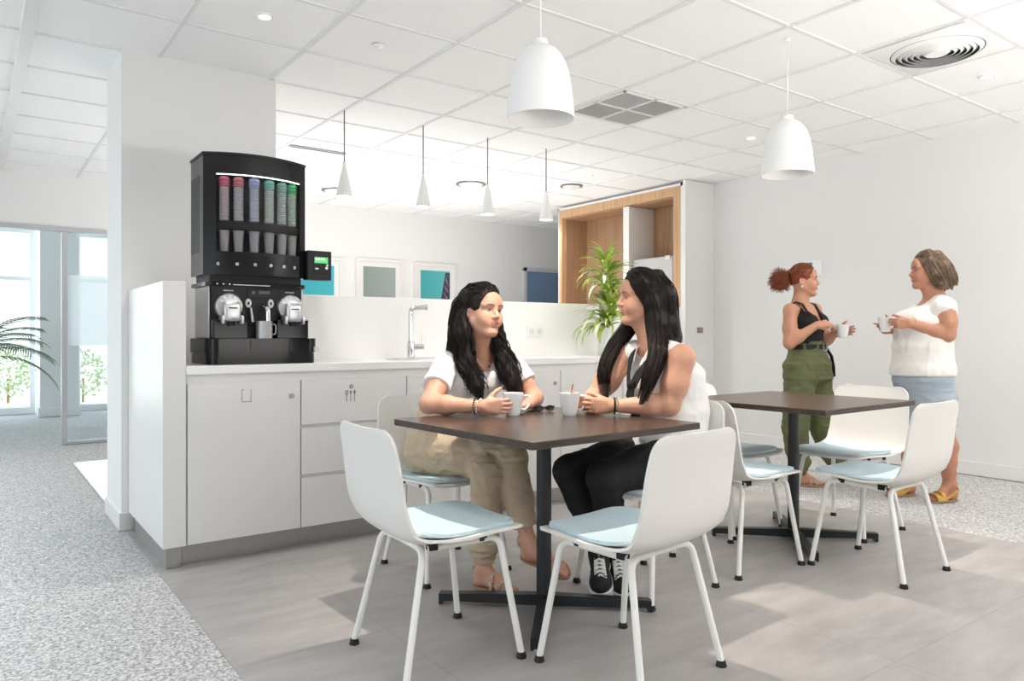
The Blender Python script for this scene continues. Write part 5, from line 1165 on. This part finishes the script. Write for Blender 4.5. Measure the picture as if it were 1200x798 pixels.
S.loft(torso(-0.010)); hd.build(S, neck, 0.7, 1.10, 0.060); S.cone(neck, bst+A((0, 0, 0.07)), 0.05, 0.07, 0.04)
for sh in (shR, shL): S.cone(neck*0.5+sh*0.5, sh, 0.046, 0.050, 0.03)
arm(S, shL, elL, wrL, (0.056, 0.053, 0.043, 0.027)); arm(S, shR, elR, wrR, (0.056, 0.053, 0.042, 0.027))
for h_, k_, a_ in ((hipR, knR, anR), (hipL, knL, anL)): S.chain([h_, k_, k_*0.6+a_*0.4, a_], [0.08, 0.05, 0.045, 0.031], 0.02)
tL = hand(S, wrL, -RV*0.95-FV*0.12+ZV*0.02, FV, ZV, [(0.55, 1.0, 0.7), (0.5, 1.1, 0.8), (0.5, 1.1, 0.8), (0.5, 1.0, 0.8)], ((0.5, 0.85, 0.4), 0.25), 0.93)
tR = hand(S, wrR, -RV*0.95+FV*0.1+ZV*0.02, -FV, ZV, [(0.6, 0.9, 0.6)]*4, ((0.5, 0.8, 0.2), 0.2), 0.9)
solid('body', S, base2, w2, [M_skin2])
hd.features(S, w2, base2, M_brow, M_skin2, True, (0, 1, -0.05)); hd.lips(S, w2, base2, M_lip2, 0.9, 0.003); nails(tL[:4], base2, w2, M_nail)
S = Field((2.28, 1.99, 0.46), (2.72, 2.58, 1.12), 0.0048)
S.loft([(pel+A((0, 0, -0.02)), 0.20, 0.158, XD)]+torso(0.014)[1:3]+[((shR+shL)/2+A((0.06, 0, -0.01)), 0.146, 0.096, XD)], 0.03, [(A((0, 0, 0.50)), A((0, 0, -1)))])
for g in (-1, 1): S.ell(bst+A((-0.095, g*0.065, 0.0)), (0.062, 0.064, 0.062), None, 0.05)
for sh in (shR, shL): S.cone(neck*0.42+sh*0.58, neck*0.10+sh*0.90, 0.052, 0.055, 0.025)
for sh, el in ((shR, elR), (shL, elL)): S.cone(sh+A((-0.02, 0.30*(sh-neck)[1], 0.03)), sh+(el-sh)*0.35+A((-0.03, 0.30*(sh-neck)[1], 0)), 0.050, 0.058, 0.008, 's')
S.cone(neck+A((-0.03, 0, 0.05)), neck+A((-0.115, 0, -0.075)), 0.066, 0.024, 0.006, 's'); S.cone(neck+A((0, 0, 0.1)), neck+A((0, 0, 0.03)), 0.072, 0.066, 0.006, 's')
solid('blouse', S, base2, w2, [M_linen], None, folds((9, 22), (0.005, 0.003), (1.2, 1.2, 0.8), 14))
bm = B()
for g in (-1, 1):    # collar wings
    P = [neck+A((0.052, g*0.02, 0.025)), neck+A((0.03, g*0.064, 0.02)), neck+A((-0.03, g*0.066, 0.0)), neck+A((-0.085, g*0.050, -0.03)), neck+A((-0.118, g*0.030, -0.075))]; ribbon(bm, P, [0.016, 0.02, 0.024, 0.026, 0.012], 0.004, [A((0.3, g*0.5, -0.6))]*5)
bmobj('collar', bm, base2, w2, M_linen, 0.9)
bm = B()
for g in (-1, 1): ribbon(bm, [neck+A((0.03, g*0.066, 0.036)), neck+A((-0.03, g*0.078, 0.018)), neck+A((-0.10, g*0.062, -0.05)), neck+A((-0.148, g*0.030, -0.12)), neck+A((-0.168, g*0.010, -0.175))], 0.017, 0.006, A((0.4, g*0.6, 0.2)))
ribbon(bm, [neck+A((-0.160, -0.006, -0.155)), neck+A((-0.182, -0.012, -0.21)), neck+A((-0.160, -0.014, -0.27)), neck+A((-0.150, -0.016, -0.30))], [0.02, 0.022, 0.026, 0.027], 0.008, A((0.1, 1, 0))); bmesh.ops.create_uvsphere(bm, u_segments=14, v_segments=10, radius=0.02, matrix=Matrix.Translation(Vector(neck+A((-0.170, -0.008, -0.165))))); bmobj('scarf', bm, base2, w2, M_blackc, 0.9)
S = Field((1.95, 2.02, 0.10), (2.72, 2.56, 0.74), 0.0048)
S.loft([(pel+A((0, 0, -0.05)), 0.185, 0.14, XD), (pel+A((0, 0, 0.08)), 0.165, 0.13, XD)], 0.04)
for h_, k_, a_ in ((hipR, knR, anR), (hipL, knL, anL)): c_ = k_*0.10+a_*0.90; S.chain([h_+A((0.02, 0, 0)), h_*0.5+k_*0.5, k_, k_*0.62+a_*0.38, c_], [0.105, 0.092, 0.067, 0.060, 0.044], 0.02, [(c_, a_-k_)])
solid('trousers', S, base2, w2, [M_blackc], None, folds((11, 24), (0.003, 0.0025), (1, 1, 1.4), 19))
def sneaker(hb, fv, uv, an, L, side):
    ft = Foot(hb, fv, uv, L, side); lo = np.minimum(ft.o, np.array(an))-0.16; hi = np.maximum(ft.p(0.23, 0, 0), np.array(an))+0.10
    S = Field(np.minimum(lo, ft.p(0.23, 0, 0)-0.08), hi, 0.0042)
    S.cone(ft.p(0.035, 0, 0.04), ft.p(0.05, 0, 0.085), 0.040, 0.039, 0.02, 'u', [(ft.p(0, 0, 0.098), ft.u), (ft.p(0, 0, 0.0), -ft.u)]); S.cone(ft.p(0.05, 0, 0.062), ft.p(0.16, 0.002, 0.030), 0.042, 0.034, 0.03, 'u', [(ft.p(0, 0, 0.0), -ft.u)])
    S.cone(ft.p(0.035, 0, 0.025), ft.p(0.19, 0.002, 0.022), 0.034, 0.030, 0.03, 'u', [(ft.p(0, 0, 0.0), -ft.u)]); S.ell(ft.p(0.175, 0.003, 0.02), (0.046, 0.050, 0.030), np.array([ft.s, ft.f, ft.u]), 0.02, 'u', [(ft.p(0, 0, 0.0), -ft.u)])
    sh = solid('sneaker', S, base2, w2, [M_blackc])
    bm = B(); ft.sole(bm, -0.026, 0.016, 0.010); bmobj('rubber_sole', bm, base2, sh, M_rubber, 0.7)
    bm = B()
    for k in range(6):
        f = 0.085+0.0165*k; z = 0.0960-0.0063*k; w_ = 0.021+0.001*k
        for g in (-1, 1): ribbon(bm, [ft.p(f, -g*w_, z-0.007), ft.p(f+0.006, 0, z+0.004), ft.p(f+0.012, g*w_, z-0.010)], 0.0048, 0.004, ft.f)
    bmobj('laces', bm, base2, sh, M_rubber, 1)
    bm = B()
    for g in (-1, 1): ribbon(bm, [ft.p(0.02, g*0.041, 0.05), ft.p(0.07, g*0.0435, 0.032), ft.p(0.11, g*0.0455, 0.050), ft.p(0.13, g*0.040, 0.046)], 0.0032, 0.003, ft.u)
    bmobj('side_stripe', bm, base2, sh, M_rubber, 1)
    return ft
f1 = nrm(A((2.085, 2.235, 0.03))-A((2.195, 2.365, 0.125))); sneaker(A((2.205, 2.375, 0.135)), f1, A((-0.45, -0.35, 0.8)), anR, 0.215, 1)
f2 = nrm(A((2.18, 2.21, 0.03))-A((2.265, 2.335, 0.12))); sneaker(A((2.275, 2.35, 0.130)), f2, A((-0.45, -0.35, 0.8)), anL, 0.215, -1)
bracelet(base2, w2, wrL+RV*0.010, RV-FV*0.1, 0.0335, 0.0045, M_blackm); bracelet(base2, w2, wrL+RV*0.026, RV-FV*0.1+ZV*0.2, 0.0345, 0.0035, M_bead, 'bracelet', 20)
# hair
S = Field((2.24, 2.06, 0.80), (2.70, 2.56, 1.42), 0.0042); cap(S, hd, 1.02, ((0, 0.074, 0.088), (0, 0.88, -0.36))); h = hd.p
gn = [h(-0.015, 0.036, 0.114), h(-0.066, 0.026, 0.066), h(-0.082, -0.020, -0.010), h(-0.084, -0.040, -0.10), np.array(at(771, 412, 3.16)), np.array(at(762, 442, 3.11)), np.array(at(750, 478, 3.09))]
gk = [h(-0.01, -0.08, 0.10), h(-0.055, -0.095, 0.02), h(-0.06, -0.10, -0.10), h(-0.06, -0.115, -0.19), h(-0.06, -0.135, -0.265)]
gf = [h(0.03, 0.02, 0.115), h(0.078, 0.012, 0.05), h(0.082, 0.0, -0.04), h(0.08, 0.02, -0.12), np.array(at(718, 410, 3.36)), np.array(at(708, 437, 3.31)), np.array(at(711, 468, 3.28))]
gk2 = [h(0.01, -0.08, 0.10), h(0.05, -0.095, 0.02), h(0.05, -0.10, -0.10), h(0.05, -0.11, -0.24)]
for g, rs in ((gn, (0.02, 0.028, 0.036, 0.038, 0.034, 0.024, 0.008)), (gk, (0.03, 0.045, 0.05, 0.05, 0.03)), (gf, (0.02, 0.026, 0.030, 0.032, 0.028, 0.022, 0.008)), (gk2, (0.03, 0.045, 0.05, 0.04))): S.chain(g, rs, 0.025)
hr = solid('hair', S, base2, w2, [M_hairk2], None, lambda V: 0.003*vnoise(V*np.array([1, 1, 0.2]), 80, 3))
bm = B()
strands(bm, gn, (0.03, 0.034, 0.042, 0.046, 0.042, 0.034, 0.020), 210, 0.0024, 0.002, 1.2, 20); strands(bm, gf, (0.03, 0.030, 0.036, 0.038, 0.036, 0.032, 0.022), 150, 0.0024, 0.002, 1.2, 20)
strands(bm, gk, (0.03, 0.05, 0.056, 0.058, 0.045), 150, 0.0024, 0.002, 1.2, 14); strands(bm, gk2, (0.03, 0.05, 0.056, 0.05), 80, 0.0024, 0.002, 1.2, 14)
for x in np.linspace(-0.08, 0.08, 36):
    c_ = math.sqrt(max(1-(x/0.086)**2, 0.05)); strands(bm, [h(x*0.8, 0.066*c_+0.004, 0.080+0.006*c_), h(x, 0.03*c_, 0.058+0.076*c_), h(x*1.1, -0.05, 0.045+0.084*c_), h(x*1.14, -0.108*c_-0.01, 0.03)], (0.004, 0.005, 0.006, 0.008), 4, 0.0022, 0.0008, 1.0, 10)
sidecomb(bm, hd, (1, -1), (0.080, -0.09, -0.02, 0.06, 0), 16, 6, 0.0022, 1.02); bmobj('hair_strands', bm, base2, hr, M_hairk2)

# ================================================================== standing woman with red hair
P3 = lambda px, py, dd=0.0: np.array(at(px, py, 5.45+dd))
base3 = np.array(at(948, 566, 5.45)); base3[2] = 0
w3 = thing('person', 'standing woman with curly red ponytail in a black top and olive green trousers', 'person', base3, 0, None)
hd = Head(P3(942, 329), RV*0.92-FV*0.39, (0, 0, 1), 0.98); neck = P3(937.5, 356)
tf = nrm(RV*0.6-FV*0.8); XD = nrm(np.cross(tf, ZV)); mid = P3(940.5, 362)
shR, shL = mid+XD*0.155-ZV*0.012, mid-XD*0.155+ZV*0.0; elR, wrR = P3(925, 402, -0.13), P3(957, 381, -0.17); elL, wrL = P3(966, 400, 0.03), P3(980, 390, -0.07)
pel, wst, bst = P3(946.5, 432), P3(946, 403), P3(944.5, 378); hipR, hipL = pel+XD*0.09-ZV*0.02, pel-XD*0.09-ZV*0.02
knR, anR = P3(931.5, 500, -0.09), P3(938, 553, -0.04); knL, anL = P3(964, 500, 0.02), P3(982, 553, 0.10)
torso = lambda g: [(pel, 0.160+g, 0.115+g, XD), (wst, 0.112+g, 0.090+g, XD), (bst, 0.135+g, 0.100+g, XD), (mid+ZV*0.0, 0.125+g, 0.065+g*0.5, XD)]
S = Field(base3+A((-0.32, -0.36, 0.0)), base3+A((0.36, 0.34, 1.66)), 0.0044, hd.fine(0.0026))
S.loft(torso(-0.006)); hd.build(S, neck, 1.2, 0.98, 0.047); S.cone(neck, bst+ZV*0.05, 0.048, 0.065, 0.04)
for sh in (shR, shL): S.cone(neck*0.5+sh*0.5-ZV*0.022, sh-ZV*0.004, 0.036, 0.043, 0.03)
arm(S, shR, elR, wrR, (0.049, 0.046, 0.040, 0.026)); arm(S, shL, elL, wrL, (0.048, 0.043, 0.038, 0.026))
for h_, k_, a_ in ((hipR, knR, anR), (hipL, knL, anL)): S.chain([h_, k_, k_*0.6+a_*0.4, a_], [0.08, 0.05, 0.045, 0.030], 0.02)
dL3, nL3 = nrm(RV*0.6-FV*0.35+ZV*0.1), nrm(-FV*0.62-RV*0.55)
cup3 = wrL+dL3*0.060+nL3*0.052-ZV*0.046
tR = hand(S, wrR, RV*0.93+ZV*0.15-FV*0.1, -ZV*0.6+FV*0.6, RV*0.3-FV+ZV*0.6, [(0.5, 0.9, 0.6), (0.6, 1.0, 0.7), (0.7, 1.1, 0.8), (0.7, 1.1, 0.8)], ((0.4, 0.85, 0.5), 0.3), 0.93)
tL = hand(S, wrL, dL3, nL3, ZV, [(0.35, 0.75, 0.6)]*4, ((0.7, 0.6, 0.35), 0.3), 0.93)
fR = Foot(anR-ZV*(anR[2]-0.012)-(RV*0.97-FV*0.2)*0.045, RV*0.95-FV*0.25, (0, 0, 1), 0.215, -1); fR.build(S, anR, 0.031); fL = Foot(anL-ZV*(anL[2]-0.012)-(RV*0.97-FV*0.1)*0.045, RV*0.97-FV*0.1, (0, 0, 1), 0.215, 1); fL.build(S, anL, 0.031)
solid('body', S, base3, w3, [M_skin3])
hd.features(S, w3, base3, mat('auburn_brow', (0.10, 0.035, 0.02), 0.7), M_skin3, True); hd.lips(S, w3, base3, M_lip2, 1.3, 0.006); nails(tL, base3, w3, M_nailr); nails(tR, base3, w3, M_nailr)
S = Field(base3+A((-0.28, -0.28, 0.85)), base3+A((0.28, 0.28, 1.40)), 0.0046); tt = torso(0.006)[1:]
tt[0] = (wst-ZV*0.06, 0.128, 0.102, XD); S.loft(tt, 0.03)
for g in (-1, 1): S.ell(bst+tf*0.075+XD*g*0.060+ZV*0.005, (0.058, 0.058, 0.058), None, 0.05)
nk = mid+ZV*0.07; S.cone(nk+tf*0.0, mid+tf*0.11-ZV*0.075, 0.105, 0.050, 0.006, 's'); S.cone(nk-tf*0.02, mid-tf*0.09-ZV*0.04, 0.10, 0.06, 0.006, 's')
for sh in (shR, shL): S.ell(sh+(sh-mid)*0.12+ZV*0.01, (0.075, 0.075, 0.105), None, 0.006, 's')
tk = solid('tank_top', S, base3, w3, [M_blackc], None, folds((12, 30), (0.002, 0.001)))
bm = B()
for g in (-1, 1):
    c_ = mid+XD*g*0.082; ribbon(bm, [bst+tf*0.105+XD*g*0.075+ZV*0.045, c_+tf*0.084-ZV*0.02, c_+tf*0.048+ZV*0.034, c_+ZV*0.050, c_-tf*0.05+ZV*0.026, bst-tf*0.092+XD*g*0.072+ZV*0.05], 0.014, 0.006, XD)
bmobj('shoulder_strap', bm, base3, tk, M_blackc, 1)
S = Field(base3+A((-0.34, -0.34, 0.03)), base3+A((0.36, 0.34, 1.06)), 0.005)
S.loft([(pel-ZV*0.06, 0.205, 0.150, XD), (pel+ZV*0.03, 0.195, 0.142, XD), (wst-ZV*0.03, 0.138, 0.112, XD), (wst+ZV*0.018, 0.128, 0.105, XD)], 0.03, [(wst+ZV*0.02, ZV)], 0.3)
for h_, k_, a_ in ((hipR, knR, anR), (hipL, knL, anL)): c_ = k_*0.05+a_*0.95; S.chain([h_-ZV*0.02, h_*0.5+k_*0.5, k_, k_*0.5+a_*0.5, c_+ZV*0.06, c_], [0.112, 0.104, 0.088, 0.078, 0.070, 0.050], 0.02)
tr = solid('trousers', S, base3, w3, [M_olive], None, folds((10, 22), (0.006, 0.005), (1, 1, 1.3), 29))
def ringsec(c, a, b, zoff): return [c+XD*a*math.cos(2*PI*k/32)+tf*b*math.sin(2*PI*k/32)+ZV*zoff for k in range(33)]
bm = B(); ribbon(bm, ringsec(wst-ZV*0.022, 0.146, 0.120, 0), 0.019, 0.006, ZV); bl = bmobj('belt', bm, base3, w3, M_blackm, 1)
bk = wst-ZV*0.022+tf*0.122-XD*0.02; bm = B(); ribbon(bm, [bk+XD*0.025*a+ZV*0.024*b+tf*0.006 for a, b in ((-1, -1), (1, -1), (1, 1), (-1, 1), (-1, -1))], 0.004, 0.004, tf); bmobj('buckle', bm, base3, bl, M_silver, 1)
bm = B(); p0 = wst-ZV*0.03+tf*0.09-XD*0.10; ribbon(bm, [p0, p0+ZV*-0.06+tf*0.02-XD*0.035, p0-ZV*0.14-XD*0.062+tf*0.02, p0-ZV*0.21-XD*0.068+tf*0.02], 0.013, 0.004, tf); bmobj('belt_end', bm, base3, bl, M_blackm, 1)
bm = B()
for a in (0.5, 1.2, 1.95, 2.7, 4.0, 5.2): c_ = wst-ZV*0.022+XD*0.149*math.cos(a)+tf*0.124*math.sin(a); ribbon(bm, [c_-ZV*0.03, c_, c_+ZV*0.03], 0.009, 0.005, np.cross(ZV, XD*math.cos(a)+tf*math.sin(a)))
bmobj('belt_loop', bm, base3, tr, M_olive, 1)
sandal('sandal', fR, anR, base3, w3, M_sandal, M_sole); sandal('sandal', fL, anL, base3, w3, M_sandal, M_sole)
h = hd.p; bm = B(); bmesh.ops.create_icosphere(bm, subdivisions=2, radius=0.009, matrix=Matrix.Translation(Vector(h(0.078, -0.010, -0.047)))); bmobj('earring', bm, base3, w3, M_pearl)
S = Field(hd.c-A((0.26, 0.26, 0.15)), hd.c+A((0.26, 0.26, 0.17)), 0.0045); cap(S, hd, 0.985, ((0, 0.066, 0.090), (0, 0.90, -0.30))); S.cone(h(0, -0.10, 0.03), h(0, -0.135, 0.02), 0.035, 0.035, 0.02); S.ell(h(0.02, -0.165, 0.004), (0.062, 0.062, 0.066), None, 0.02)
# leave the ears and nape free
for g in (-1, 1): S.ell(h(g*0.082, 0.0, -0.03), np.array((0.03, 0.034, 0.036)), hd.ax, 0.008, 's')
hr = solid('hair', S, base3, w3, [M_hairr], None, lambda V: 0.004*vnoise(V, 50, 3)+0.003*vnoise(V, 110, 5))
bm = B(); c0 = h(0.02, -0.165, 0.004)
for k_ in range(520):   # loose curls of the ponytail
    v = nrm(HR.normal(size=3)); a_ = nrm(np.cross(v, HR.normal(size=3))); b_ = np.cross(v, a_); ph = HR.uniform(0, 6); rr = HR.uniform(0.006, 0.011); ln = HR.uniform(0.012, 0.046)*(1.0+0.5*vnoise(np.array([v*2.2]), 1.0, 8)[0]); pts = []
    for q in range(12): u = q/11; pts.append(c0+v*(0.050+ln*u)*np.array([1, 1, 1.05])+a_*((u-0.5)*0.05)+rr*(a_*math.cos(ph+u*9)+b_*math.sin(ph+u*9)))
    tube(bm, pts, [0.0019*(1-0.5*q/11) for q in range(12)], 5)
for x in np.linspace(-0.07, 0.07, 26):
    c_ = math.sqrt(max(1-(x/0.081)**2, 0.05)); strands(bm, [h(x*0.85, 0.064*c_+0.006, 0.086+0.004*c_), h(x, 0.02*c_, 0.055+0.074*c_), h(x*0.9, -0.06, 0.045+0.076*c_), h(x*0.4, -0.125, 0.03)], (0.003, 0.004, 0.006, 0.010), 4, 0.0022, 0.0015, 2.5, 10)
sidecomb(bm, hd, (1, -1), (0.020, -0.130, 0.015, 0.02, 1), 20, 7, 0.0024, 0.985, (0.01, 0.058, 0.098), (0.066, 0.022, 0.012), 0.0016); bmobj('hair_strands', bm, base3, hr, M_hairr)
cup(Vector(cup3), RZ+2.0, 'white coffee cup held by the red haired standing woman')

# ================================================================== standing woman with shoulder-length hair
P4 = lambda px, py, dd=0.0: np.array(at(px, py, 4.96+dd))
base4 = np.array(at(1095, 582, 4.96)); base4[2] = 0
w4 = thing('person', 'standing woman with shoulder length brown blond hair in a white blouse and denim skirt', 'person', base4, 0, None)
hd = Head(P4(1085.5, 318), -RV*0.985+FV*0.17, (0, 0, 1), 0.98); neck = P4(1096, 350)
tf = nrm(-RV*0.98-FV*0.15); XD = nrm(np.cross(tf, ZV)); mid = P4(1099, 357)
shL, shR = P4(1107, 361, -0.16), P4(1099, 357, 0.16); elL, wrL = P4(1110.5, 392, -0.17), P4(1067, 379, -0.14); elR, wrR = P4(1085, 395, 0.16), P4(1045, 386, 0.07)
pel, wst, bst = P4(1081, 438), P4(1080, 408), P4(1085, 380); hipL, hipR = P4(1088, 446, -0.095), P4(1080, 446, 0.095)
knL, anL = P4(1106.5, 502, -0.11), P4(1113, 567, -0.06); knR, anR = P4(1072, 500, 0.10), P4(1064, 559, 0.12)
torso = lambda g: [(pel, 0.180+g, 0.155+g, XD), (wst, 0.165+g, 0.150+g, XD), (bst, 0.165+g, 0.140+g, XD), (mid-ZV*0.0, 0.130+g, 0.080+g*0.5, XD)]
S = Field(base4+A((-0.44, -0.40, 0.0)), base4+A((0.36, 0.40, 1.72)), 0.0046, hd.fine(0.0026))
S.loft(torso(-0.010)); hd.build(S, neck, 1.2, 1.05, 0.054); S.cone(neck, bst+ZV*0.05, 0.05, 0.07, 0.04)
for sh in (shR, shL): S.cone(neck*0.5+sh*0.5-ZV*0.01, sh, 0.045, 0.052, 0.03)
arm(S, shL, elL, wrL, (0.063, 0.060, 0.046, 0.029)); arm(S, shR, elR, wrR, (0.060, 0.055, 0.044, 0.028))
for h_, k_, a_ in ((hipR, knR, anR), (hipL, knL, anL)): S.chain([h_, k_, k_*0.68+a_*0.32, k_*0.4+a_*0.6, a_], [0.078, 0.060, 0.066, 0.054, 0.036], 0.02)
S.cone(knL*0.66+anL*0.34+RV*0.012, knL*0.5+anL*0.5, 0.058, 0.045, 0.03)
cup4 = P4(1037.5, 389, -0.02)
tL = hand(S, wrL, -RV*0.97+FV*0.2+ZV*0.02, FV, ZV, [(0.55, 1.0, 0.7), (0.6, 1.0, 0.7), (0.65, 1.0, 0.7), (0.7, 1.0, 0.7)], ((0.55, 0.8, 0.4), 0.25), 0.95)
tR = hand(S, wrR, -RV*0.93-FV*0.35+ZV*0.05, -FV*0.6+ZV*0.1, ZV, [(0.0, 0.15, 0.1), (0.15, 0.4, 0.3), (0.25, 0.5, 0.4), (0.3, 0.5, 0.4)], ((0.8, 0.5, 0.25), 0.2), 0.95)
f4 = nrm(-RV*0.96-FV*0.25); fL = Foot(anL-ZV*(anL[2]-0.012)-f4*0.05, f4, (0, 0, 1), 0.228, 1); fL.build(S, anL, 0.036); fR = Foot(anR-ZV*(anR[2]-0.012)-f4*0.05, f4, (0, 0, 1), 0.228, -1); fR.build(S, anR, 0.036)
solid('body', S, base4, w4, [M_skin4])
hd.features(S, w4, base4, M_brow, M_skin4, True); hd.lips(S, w4, base4, M_lip2, 1.3, 0.006); nails(tR, base4, w4, M_nail)
S = Field(base4+A((-0.36, -0.40, 0.76)), base4+A((0.36, 0.40, 1.42)), 0.0048)
S.loft([(pel-ZV*0.05, 0.214, 0.190, XD), (pel+ZV*0.03, 0.204, 0.182, XD)]+torso(0.022)[1:3]+[(mid, 0.142, 0.082, XD)], 0.03, [(pel-ZV*0.005, -ZV)])
for g in (-1, 1): S.ell(bst+tf*0.115+XD*g*0.068, (0.068, 0.068, 0.068), None, 0.06)
for sh, el in ((shR, elR), (shL, elL)):
    e = sh*0.72+el*0.28; S.cone(neck*0.45+sh*0.55, sh, 0.054, 0.066, 0.03); S.cone(sh, sh*0.5+el*0.5, 0.067, 0.074, 0.02, 'u', [(e, (el-sh)*1.0+(sh-mid)*0.9)])
S.cone(neck+tf*0.01+ZV*0.06, neck+tf*0.10-ZV*0.05, 0.072, 0.030, 0.006, 's'); S.cone(neck+ZV*0.1, neck+ZV*0.03, 0.074, 0.068, 0.006, 's')
solid('blouse', S, base4, w4, [M_blouse], None, folds((8, 20), (0.005, 0.003), (1.2, 1.2, 0.6), 34))
S = Field(base4+A((-0.36, -0.40, 0.42)), base4+A((0.36, 0.40, 1.0)), 0.005)
hem = (knL+knR)/2+ZV*0.02; S.loft([(hem-ZV*0.10, 0.170, 0.158, XD), (hem*0.5+pel*0.5, 0.192, 0.168, XD), (pel-ZV*0.03, 0.192, 0.166, XD), (wst-ZV*0.05, 0.165, 0.148, XD)], 0.03, [(hem+ZV*0.0, -ZV)])
solid('skirt', S, base4, w4, [M_denim], None, folds((9, 22), (0.003, 0.003), (0.6, 0.6, 1.6), 41))
sandal('sandal', fL, anL, base4, w4, M_yellow, M_sole, 0.012, 'wide'); sandal('sandal', fR, anR, base4, w4, M_yellow, M_sole, 0.012, 'wide')
bracelet(base4, w4, wrL+RV*0.02, RV, 0.0345, 0.0022, M_gold); h = hd.p
S = Field(hd.c-A((0.26, 0.26, 0.22)), hd.c+A((0.26, 0.26, 0.17)), 0.0045); cap(S, hd, 1.03, ((0, 0.074, 0.088), (0, 0.86, -0.38)))
gs = []
for g in (-1, 1):
    gs.append([h(g*0.015, 0.0, 0.13), h(g*0.075, 0.0, 0.06), h(g*0.088, -0.022, -0.02), h(g*0.090, -0.06, -0.085), h(g*0.085, -0.105, -0.125)])
gs.append([h(0, -0.07, 0.11), h(0, -0.122, 0.02), h(0, -0.140, -0.06), h(0.0, -0.160, -0.125)]); gs.append([h(-0.03, -0.06, 0.11), h(-0.065, -0.09, 0.02), h(-0.07, -0.115, -0.06), h(-0.06, -0.140, -0.130)]); gs.append([h(0.03, -0.06, 0.11), h(0.065, -0.09, 0.02), h(0.07, -0.115, -0.06), h(0.06, -0.140, -0.130)])
for g in gs: S.chain(g, ([0.02, 0.03, 0.036, 0.032, 0.006] if len(g) == 5 else [0.03, 0.04, 0.036, 0.006]), 0.02)
hr = solid('hair', S, base4, w4, [M_hairb], None, lambda V: 0.003*vnoise(V*np.array([1, 1, 0.25]), 70, 3))
bm = B(); b2 = B()
for g in gs:
    sp = [0.028, 0.034, 0.042, 0.042, 0.030] if len(g) == 5 else [0.03, 0.046, 0.050, 0.034]
    strands(bm, g, sp, 150, 0.0028, 0.002, 1.2, 14); strands(b2, g, sp, 20, 0.0020, 0.002, 1.2, 14, 4, 0.88, 6)
for x in np.linspace(-0.08, 0.08, 30):
    c_ = math.sqrt(max(1-(x/0.087)**2, 0.05)); strands(bm, [h(x*0.8, 0.066*c_+0.004, 0.080+0.008*c_), h(x, 0.03*c_, 0.058+0.078*c_), h(x*1.1, -0.05, 0.045+0.086*c_), h(x*1.14, -0.112*c_-0.01, 0.03)], (0.004, 0.005, 0.006, 0.008), 4, 0.0024, 0.0008, 1.0, 10)
bmobj('hair_strands', bm, base4, hr, M_hairb); bmobj('hair_highlights', b2, base4, hr, M_hairb2)
cup(Vector(cup4), RZ+0.4, 'white coffee cup held by the woman in the denim skirt')
